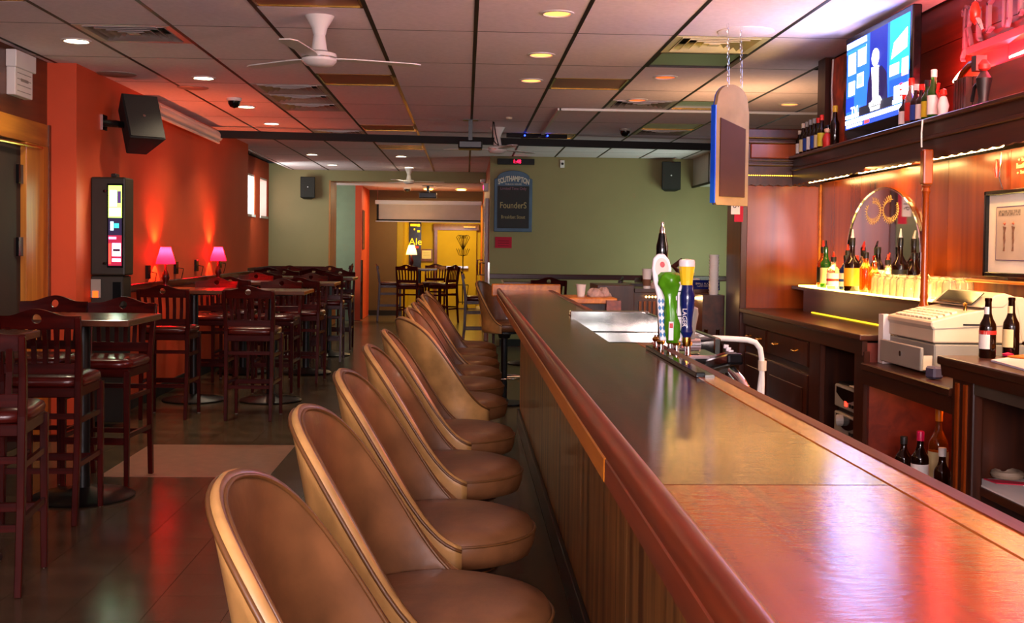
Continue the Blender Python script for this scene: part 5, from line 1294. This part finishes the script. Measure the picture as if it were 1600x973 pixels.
RG = [(.03, .0, .03, .20, .024), (.0, .19, .03, .20, .02), (.0, .19, .005, .17, .014), (.04, .21, .085, .19, .018), (.085, .19, .07, .115, .022), (.07, .11, .04, .10, .014), (.06, .105, .085, .05, .022), (.085, .05, .10, .01, .02), (.03, .0, .0, -.04, .016), (.0, -.04, .015, -.055, .014)]
IG = [(.02, .01, .02, .12, .022), (.0, .11, .02, .135, .012), (.02, .01, .035, -.005, .012), (.02, .165, .028, .175, .018)]
CG = [(.02, .01, .02, .12, .022), (.02, .12, .055, .135, .018), (.02, .01, .055, .02, .014)]
HG = [(.02, .0, .02, .20, .022), (.02, .11, .05, .135, .014), (.06, .12, .06, .02, .022), (.06, .02, .045, -.01, .014)]
TG = [(.02, .01, .02, .18, .022), (.0, .125, .045, .13, .014), (.02, .01, .045, .02, .014)]
glyph('letter_r', RG, 5.60, 2.425, 1.0); glyph('letter_i', IG, 5.445, 2.445, 1.15); glyph('letter_c', CG, 5.34, 2.455, 1.15)
glyph('letter_h', HG, 5.18, 2.465, 1.15); glyph('letter_t', TG, 5.03, 2.475, 1.15); glyph('letter_e', CG, 4.92, 2.485, 1.15)
B('ledge', mat('ledge_pink', '#b04038', .5, var=.05), t, 2.43, 2.5, 3.2, 5.50, 2.385, 2.42)
B('ledge_brown_strip', MT['plank'], t, 2.475, 2.494, 3.2, 5.5, 2.42, 2.47)  # brown strip along the ledge
neon = glow('neon_red', '#ff3020', 30); neonw = glow('neon_core', '#ffb080', 30)
t = thing('neon_tube', (2.4, 5.3, 2.3), 'glowing red neon tube under the pub name ledge', 'neon light')
MB().tube([(2.43, 5.63, 2.275), (2.42, 5.57, 2.29), (2.42, 5.50, 2.315)], .008, 8).build('tube_segment', neonw, t, smooth=True)
MB().tube([(2.45, 5.08, 2.305), (2.45, 4.6, 2.32), (2.45, 3.8, 2.32)], .008, 8).build('tube_segment', neonw, t, smooth=True)
t = thing('deco_panel', (2.4, 5.2, LZ), 'stepped art-deco wooden panel with a fluted post on the canopy', 'decorative panel')
fr = MB()
for k in range(5): fr.box(2.30, 2.33, 5.20+.028*k, 5.222+.028*k, LZ, 2.235)
fr.build('fluted_post', MT['mahog_darkv'], t)
MB().box(2.33, 2.36, 5.19, 5.34, LZ, 2.235).build('post_back', MT['mahog_darkv'], t)
MB().tube([(2.33, 5.34, 2.235), (2.33, 5.30, 2.27), (2.33, 5.22, 2.295), (2.33, 5.17, 2.295)], .016, 8).build('curved_arm', MT['mahog'], t, smooth=True)
MB().box(2.31, 2.36, 5.12, 5.17, 2.25, 2.32).build('cap_block', MT['mahog_darkv'], t)
for k in range(5):
    MB().box(2.36+.015*k, 2.40+.015*k, 3.8, 5.14-.05*k, LZ, 2.26-.032*k).build('step_board', MT['plank'], t)
MB().box(2.40, 2.47, 3.8, 5.12, 2.22, 2.285).build('top_board', MT['plank'], t)
t = thing('figurine', (2.28, 4.94, LZ), 'glossy red and white figurine with raised hands at the right frame edge', 'figurine')
MB().lathe([(.035, 0), (.02, .04), (.028, .09), (.034, .13), (.015, .16)], (2.26, 4.93, LZ), 14).build('body', lk, t, smooth=True)
MB().lathe([(0, 0), (.024, .015), (.026, .035), (.012, .055), (0, .06)], (2.26, 4.93, LZ+.155), 14).build('head', lr, t, smooth=True)
MB().tube([(2.26, 4.96, LZ+.13), (2.25, 5.0, LZ+.10), (2.25, 5.02, LZ+.04)], .009, 6).build('arm', lk, t)
t = thing('hanging_ornament', (2.33, 5.2, 2.43), 'red and silver ornament hung on a thread before the pub name', 'ornament')
MB().tube([(2.33, 5.20, 2.725), (2.33, 5.19, 2.58)], .0012, 5).build('thread', MT['white'], t)
MB().lathe([(0, 0), (.02, .02), (.026, .06), (.014, .1), (0, .11)], (2.33, 5.19, 2.47), 12).build('body', redpl, t, smooth=True)
MB().tube([(2.33, 5.17, 2.50), (2.33, 5.13, 2.47), (2.33, 5.10, 2.43)], [.008, .014, .006], 8).build('wing', MT['chrome'], t, smooth=True)
# hanging blue-edged board
t = thing('hanging_board', (1.5, 6.55, 1.70), 'blue-edged arched board hanging on chains seen from its brown back', 'hanging board')
def hb(u, z, d):   # u along board 0..1 ; d thickness offset
    p0 = Vector((1.425, 6.50)); p1 = Vector((1.66, 6.68)); dd = (p1-p0); nn = Vector((-dd.y, dd.x)).normalized()
    q = p0+dd*u+nn*d; return (q.x, q.y, z)
def board(us, zs_pts, d0, d1, name, mt_):
    N = len(zs_pts); vs = [hb(u, z, d0) for u, z in zs_pts]+[hb(u, z, d1) for u, z in zs_pts]
    MB().add(vs, [tuple(range(N))[::-1], tuple(range(N, 2*N))]+[(k, (k+1) % N, N+(k+1) % N, N+k) for k in range(N)]).build(name, mt_, t)
ply = mat('plywood_tan', '#86704c', .95, var=.1, vs=8)
outl = [(0, 1.70), (.05, 1.68), (1, 1.68), (1, 2.22), (.96, 2.28)]+[(.5+.46*math.cos(a), 2.28+.10*math.sin(a)) for a in [pi*k/12 for k in range(1, 12)]]+[(.04, 2.28), (0, 2.24)]
board(0, outl, 0, .02, 'backing', ply)
board(0, outl, .02, .028, 'blue_front', mat('board_edge_blue', '#0a3ca8', .35, var=0))
MB().add([hb(-.03, 1.69, -.002), hb(.0, 1.69, -.002), hb(.0, 2.25, -.002), hb(-.03, 2.25, -.002), hb(-.03, 1.69, .03), hb(0, 1.69, .03), hb(0, 2.25, .03), hb(-.03, 2.25, .03)], [(0, 1, 2, 3), (4, 7, 6, 5), (0, 4, 5, 1), (1, 5, 6, 2), (2, 6, 7, 3), (3, 7, 4, 0)]).build('blue_edge', mat('edge_blue', '#0a48c8', .35, var=0), t)
board(0, [(.12, 1.73), (.88, 1.73), (.88, 2.13), (.12, 2.18)], -.006, 0, 'brown_panel', mat('hardboard_brown', '#3c1e0c', .9, var=.1))
for u in (.35, .75):
    a = Vector(hb(u, 2.36, .0)); b_ = Vector((a.x-.01, a.y, H)); mm = MB()
    for k in range(12):
        c_ = a.lerp(b_, (k+.5)/12); mm.tube([c_+Vector((.006*math.cos(q), 0 if k % 2 else .006*math.cos(q), .018*math.sin(q))) for q in [2*pi*i/8 for i in range(8)]], .0009, 4, True)
    mm.build('chain', MT['chrome'], t)
t = thing('hanging_tag', (1.79, 7.6, 1.62), 'red and white paper tag hanging on the end column', 'tag')
B('red_tag', MT['redpaper'], t, 1.80, 1.86, 7.60, 7.606, 1.61, 1.93); B('white_tag', lw, t, 1.775, 1.835, 7.59, 7.597, 1.66, 1.80)
text('tag_text', '16', MT['black'], t, (1.805, 7.588, 1.73), .06, (0, -1, 0), .0005, up=(1, 0, 0)); text('tag_text', 'ALE', lw, t, (1.83, 7.598, 1.86), .03, (0, -1, 0), .0005, up=(1, 0, 0))

# ---- picture and lettering on back panel
t = thing('framed_picture', (2.38, 4.9, 1.3), 'framed print of two small figures hung on the mahogany wall', 'picture')
fz0, fz1, fy0, fy1 = 1.315, 1.70, 4.52, 5.12
MB().box(2.36, 2.395, fy0, fy0+.02, fz0, fz1).box(2.36, 2.395, fy1-.02, fy1, fz0, fz1).box(2.36, 2.395, fy0, fy1, fz0, fz0+.02).box(2.36, 2.395, fy0, fy1, fz1-.02, fz1).build('frame', mat('frame_black_gold', '#1a1a1c', .2, .5, var=0), t, bevel=.003)
B('mat_board', lw, t, 2.378, 2.384, fy0+.02, fy1-.02, fz0+.02, fz1-.02)
B('print', mat('print_grey', '#a89a94', .6, var=.05), t, 2.374, 2.379, fy0+.1, fy1-.1, fz0+.075, fz1-.075)
MB().box(2.3735, 2.376, fy0+.1, fy1-.1, fz0+.073, fz0+.077).box(2.3735, 2.376, fy0+.1, fy1-.1, fz1-.077, fz1-.073).box(2.3735, 2.376, fy1-.102, fy1-.098, fz0+.075, fz1-.075).build('print_border', mat('border_violet', '#4a3a6c', .5, var=0), t)
fig = mat('figure_ink', '#6c4a40', .6, var=.3, vs=60); figr = mat('figure_red', '#a84838', .6, var=.1)
for yc in (4.94, 4.86):
    MB().prism([(yc-.014, 1.535), (yc+.016, 1.54), (yc+.008, 1.52), (yc+.010, 1.49), (yc+.004, 1.45), (yc+.012, 1.43), (yc-.006, 1.43), (yc-.004, 1.46), (yc-.010, 1.48), (yc-.004, 1.51)], 0, 2.3725, 2.3745).build('printed_figure', fig, t)
    MB().lathe([(0, -.009), (.009, 0), (0, .009)], (2.374, yc, 1.552), 8).build('printed_head', figr, t)
MB().box(2.3735, 2.375, 4.80, 5.0, 1.585, 1.61).build('printed_caption', mat('caption_grey', '#7c706c', .6, var=.5, vs=90), t)
MB().tube([(2.39, 5.0, 1.705), (2.375, 5.005, 1.76), (2.385, 5.01, 1.87)], .003, 6).build('hanging_wire', MT['chrome'], t)
o = MB().tube([(2.375, 5.03, 1.76), (2.372, 5.03, 1.80), (2.375, 5.035, 1.84)], [.006, .011, .007], 8).build('bottle_opener', redpl, None, smooth=True); tag(o, 'small red-handled opener hanging above the framed picture', 'opener')
gold = mat('gilt_lettering', '#e0c890', .4, .2, var=0)
t = thing('wall_lettering', (2.39, 4.83, 1.8), 'small cream stencilled lettering on the wood above the picture', 'lettering')
text('lettering_line', 'The', gold, t, (2.395, 4.83, 1.825), .022, (-1, 0, 0), .001); text('lettering_line', 'Beautiful Lion', gold, t, (2.395, 4.82, 1.80), .034, (-1, 0, 0), .001, xs=.75); text('lettering_line', 'Story', gold, t, (2.395, 4.83, 1.772), .022, (-1, 0, 0), .001)
for y, z in ((4.865, 1.827), (4.795, 1.827), (4.875, 1.770), (4.785, 1.770)): MB().prism([(y-.007, z), (y, z+.005), (y+.007, z), (y, z-.005)], 0, 2.393, 2.396).build('lettering_diamond', gold, t)

# ---- cash register
t = thing('cash_register', (2.14, 5.0, .9), 'beige cash register with its drawer ajar on the low counter', 'cash register')
rx0, rx1, ry0, ry1 = 1.97, 2.36, 4.70, 5.20
MB().box(rx0, rx1, ry0, ry1, .905, 1.035).build('drawer_case', MT['greyplastic'], t, bevel=.006)
dr = MB().box(1.915, 1.93, ry0+.01, ry1-.02, .92, 1.02).build('cash_drawer', MT['greyplastic'], t, bevel=.004)
MB().box(1.93, 2.0, ry0+.015, ry0+.025, .925, .985).build('drawer_side', MT['beige'], dr)
MB().cyl((1.912, 4.93, .975), (1.917, 4.93, .975), .012, n=12).build('drawer_lock', MT['chrome'], dr)
MB().prism([(1.965, 1.04), (1.965, 1.10), (1.955, 1.105), (1.955, 1.13), (2.09, 1.165), (2.20, 1.185), (2.27, 1.22), (2.31, 1.235), (2.33, 1.18), (2.35, 1.04)], 1, ry0, ry1).build('upper_body', MT['beige'], t, bevel=.006)
MB().prism([(1.963, 1.096), (1.963, 1.101), (2.3, 1.12), (2.3, 1.114)], 1, ry0-.002, ry0+.01).build('seam_line', MT['greyplastic'], t)
MB().prism([(2.16, 1.19), (2.225, 1.245), (2.265, 1.252), (2.31, 1.238), (2.26, 1.19)], 1, ry0-.004, ry1+.004).build('display_hood', MT['beige'], t, bevel=.005)
MB().obox((2.182, 4.95, 1.225), (.075, .36, .004), (0, R(-42), 0)).build('display_window', MT['blackgloss'], t)
keyg = mat('key_cream', '#e0d2b4', .5, var=.05); mm = MB()
for a in range(4):
    for b_ in range(9):
        x = 1.985+a*.03; mm.obox((x, ry0+.07+b_*.045, 1.142+a*.0078), (.022, .036, .008), (0, R(-14), 0))
o = mm.build('keypad', keyg, t); o['kind'] = 'stuff'
MB().lathe([(.008, 0), (.006, .02), (.010, .03), (0, .036)], (2.12, ry0+.05, 1.175), 10).build('key_switch', MT['brass'], t, smooth=True)
MB().box(2.09, 2.17, ry0-.003, ry0, 1.115, 1.122).build('slot', MT['black'], t)
MB().prism([(2.30, 1.04), (2.30, 1.235), (2.36, 1.235), (2.40, 1.05)], 1, ry0+.02, ry1-.05).build('printer_housing', MT['beige'], t, bevel=.005)
o = MB().box(1.94, 1.975, 5.21, 5.27, .902, 1.13).build('receipt_papers', MT['paper'], None); tag(o, 'white papers leaning at the far side of the cash register', 'papers')
o = MB().obox((2.02, 5.25, 1.12), (.11, .10, .08), (0, 0, .1)).build('paper_pad', MT['paper'], None); o.location.z = .903; tag(o, 'white pad behind the register keyboard', 'paper pad')
o = MB().lathe([(.011, 0), (.011, .10), (.013, .105), (.012, .14), (0, .143)], (2.27, 5.27, 1.09), 12).build('pink_marker', pink, None, smooth=True); tag(o, 'bright pink marker sticking up behind the register', 'marker')
bpy.data.objects['pink_marker'].location.z = 1.03
o = MB().obox((1.93, 4.6, .93), (.05, .06, .05), (0, 0, .3)).build('card_terminal', mat('grey_blue', '#50485c', .4, var=.1), None, bevel=.008); tag(o, 'small grey card box between register and side counter', 'card box'); o.location.z = .903
# ---- side counter things
def beer(x, y, label, nl):
    t = thing('beer_bottle', (x, y, 1.02), label, 'bottle', 'brown longnecks on the side counter'); 
    MB().lathe([(0, 0), (.028, 0), (.031, .005), (.031, .115), (.029, .13), (.019, .15), (.0135, .17), (.012, .215), (.0135, .218), (.0135, .228), (.010, .229), (.009, .2), (.01, .17)], (x, y, 1.02), 22).build('glass_body', MT['cola'], t, smooth=True)
    n = 12; mm = MB(); vs = []
    for z in (.035, .105):
        for k in range(n+1):
            a = R(110)+R(150)*k/n; vs.append((x+.0316*math.cos(a), y+.0316*math.sin(a), 1.02+z))
    mm.add(vs, [(k, k+1, n+2+k, n+1+k) for k in range(n)]); mm.build('front_label', nl, t, smooth=2)
    n2 = MB(); vs = []
    for z in (.165, .195):
        for k in range(n+1):
            a = R(110)+R(150)*k/n; vs.append((x+.0142*math.cos(a), y+.0142*math.sin(a), 1.02+z))
    n2.add(vs, [(k, k+1, n+2+k, n+1+k) for k in range(n)]); n2.build('neck_label', nl, t, smooth=2)
    return t
t = beer(2.00, 4.28, 'brown beer bottle with red and white label, left one on the side counter', lw)
MB().lathe([(.0318, .09), (.0319, .105)], (2.0, 4.28, 1.02), 22).build('label_red_band', lr, t, smooth=True)
beer(2.13, 4.36, 'brown beer bottle with a cream label, right one on the side counter', cr)
o = MB().prism([(1.94, 4.12), (2.15, 4.30), (2.38, 4.1), (2.2, 3.7), (1.9, 3.75)], 2, 1.021, 1.028).build('paper_sheets', mat('paper_lilac', '#c8c0d4', .8, var=.03), None); tag(o, 'lilac-white paper sheets spread on the side counter', 'papers')
o = MB().prism([(2.04, 4.20), (2.17, 4.28), (2.20, 4.20), (2.08, 4.13)], 2, 1.03, 1.036).build('wooden_tray', MT['barfascia'], None); tag(o, 'small wooden coaster slab beside the right beer bottle', 'coaster')
o = MB().lathe([(0, 0), (.02, .004), (.022, .012), (0, .018)], (2.10, 4.32, 1.02), 12).build('pink_cap', pink, None, smooth=True); tag(o, 'small pink bottle cap between the beer bottles', 'bottle cap')  # loose pink bottle cap on the counter
t = thing('pen_glass', (2.13, 4.15, 1.036), 'ribbed glass holding pencils at the right edge of the side counter', 'pen holder')
MB().lathe([(0, 0), (.03, 0), (.033, .01), (.034, .10), (.032, .10), (.03, .012), (0, .01)], (2.125, 4.11, 1.03), 20).build('glass', MT['clear'], t, smooth=True)
MB().lathe([(.029, .02), (.030, .095)], (2.125, 4.11, 1.03), 20).build('paper_wrap', lw, t, smooth=True)
for k, (dx, dy, mt_) in enumerate([(-.02, .01, lo_), (-.005, .0, lo_), (.005, .01, lk), (.015, 0, lk), (.02, .005, lo_)]):
    MB().tube([(2.125+dx*.4, 4.11+dy, 1.045), (2.125+dx*1.5, 4.11+dy, 1.165)], .005, 6).build('pencil', mt_, t)
# below, on the inner shelf
o = MB().prism([(1.905, 4.22), (2.13, 4.22), (2.3, 3.9), (2.3, 3.5), (1.905, 3.5)], 2, .561, .567).build('shelf_papers', lw, None); tag(o, 'white printed sheets lining the lower shelf', 'papers')
o = MB().prism([(1.96, 4.2), (2.14, 4.1), (2.14, 4.06), (1.97, 4.12)], 2, .568, .572).build('red_folder', MT['redpaper'], None); tag(o, 'red paper corner on the lower shelf sheets', 'paper')
o = MB().tube([(2.06+.045*math.cos(a), 4.22+.045*math.sin(a), .585) for a in [2*pi*k/20 for k in range(20)]], .016, 8, True).build('tape_roll', mat('tape_tan', '#8a7560', .6, var=.05), None, smooth=True); tag(o, 'roll of tan tape lying on the lower shelf', 'tape')
o = MB().lathe([(0, 0), (.035, 0), (.03, .01), (.012, .03), (.035, .08), (.042, .13), (.028, .2), (.025, .24), (.038, .265), (.036, .265), (.023, .24), (.026, .2), (.039, .13), (.03, .08)], (2.06, 3.98, .57), 20).build('hurricane_glass', MT['clear'], None, smooth=True); tag(o, 'curvy clear hurricane glass at the right edge of the lower shelf', 'glass')
# bottles in the open cupboard
G = 'bottles in the cupboard under the register'
bottle(1.955, 4.97, .38, 'dark bottle behind the pink-capped one, under the register', G, .22, .037, MT['cola'], lk, None)
bottle(1.96, 4.80, .38, 'wine-like bottle with bright pink cap under the register', G, .27, .037, MT['cola'], pink, lw)
bottle(2.06, 4.85, .38, 'tallest whisky bottle with orange neck foil under the register', G, .36, .042, MT['whisky'], mat('orange_foil', '#e07810', .3, var=0), cr)
bottle(1.98, 4.62, .38, 'bottle with white neck wrap under the register', G, .23, .033, MT['amber'], lw, None)
bottle(2.05, 4.62, .38, 'clear uncapped bottle at the right of the cupboard', G, .21, .035, MT['clear'], None, lw)
# audio rack
t = thing('audio_rack', (2.0, 5.65, .07), 'stacked black and silver audio units with red lights in the open cabinet', 'audio rack')
B('rack_frame', MT['black'], t, 1.95, 2.3, 5.45, 5.85, .30, .745)
for k in range(3):
    z = .34+k*.14
    u_o = B('audio_unit', MT['greyplastic'], t, 1.925, 2.25, 5.46, 5.84, z, z+.115, bevel=.006)
    MB().prism([(5.50+.3*i/8, z+.075-.035*math.sin(pi*i/8)) for i in range(9)]+[(5.8, z+.105), (5.5, z+.105)], 0, 1.921, 1.926).build('front_recess', MT['blackgloss'], t)
    if k != 1: MB().box(1.920, 1.926, 5.64, 5.67, z+.02, z+.045).build('red_light', glow('unit_led', '#ff2818', 3), t)
    for q in range(3): MB().cyl((1.926, 5.52+.035*q, z+.03), (1.918, 5.52+.035*q, z+.03), .009, n=10).build('knob', MT['black'], t)
o = MB().box(1.92, 2.1, 5.45, 5.6, .747, .752).build('lit_paper', MT['paper'], None); tag(o, 'pink-lit paper on top of the audio units', 'paper')
o = MB().cyl((1.90, 5.72, .56), (2.02, 5.66, .57), .03, n=14).build('grey_cup', MT['greyplastic'], None); tag(o, 'grey cup lying among the audio units', 'cup')
# things on the back ledge behind register
for k, (y, z, lab) in enumerate([(5.10, 1.21, 'dark glass ashtray pile behind the register, left'), (4.95, 1.21, 'black rounded appliance behind the beer bottles')]):
    o = MB().box(2.28, 2.38, y-.07, y+.07, 1.03, z).build(['black_speaker_box', 'black_appliance'][k], MT['blackgloss'], None, bevel=.02, seg=3); tag(o, lab.replace('ashtray pile', 'box'), 'appliance')
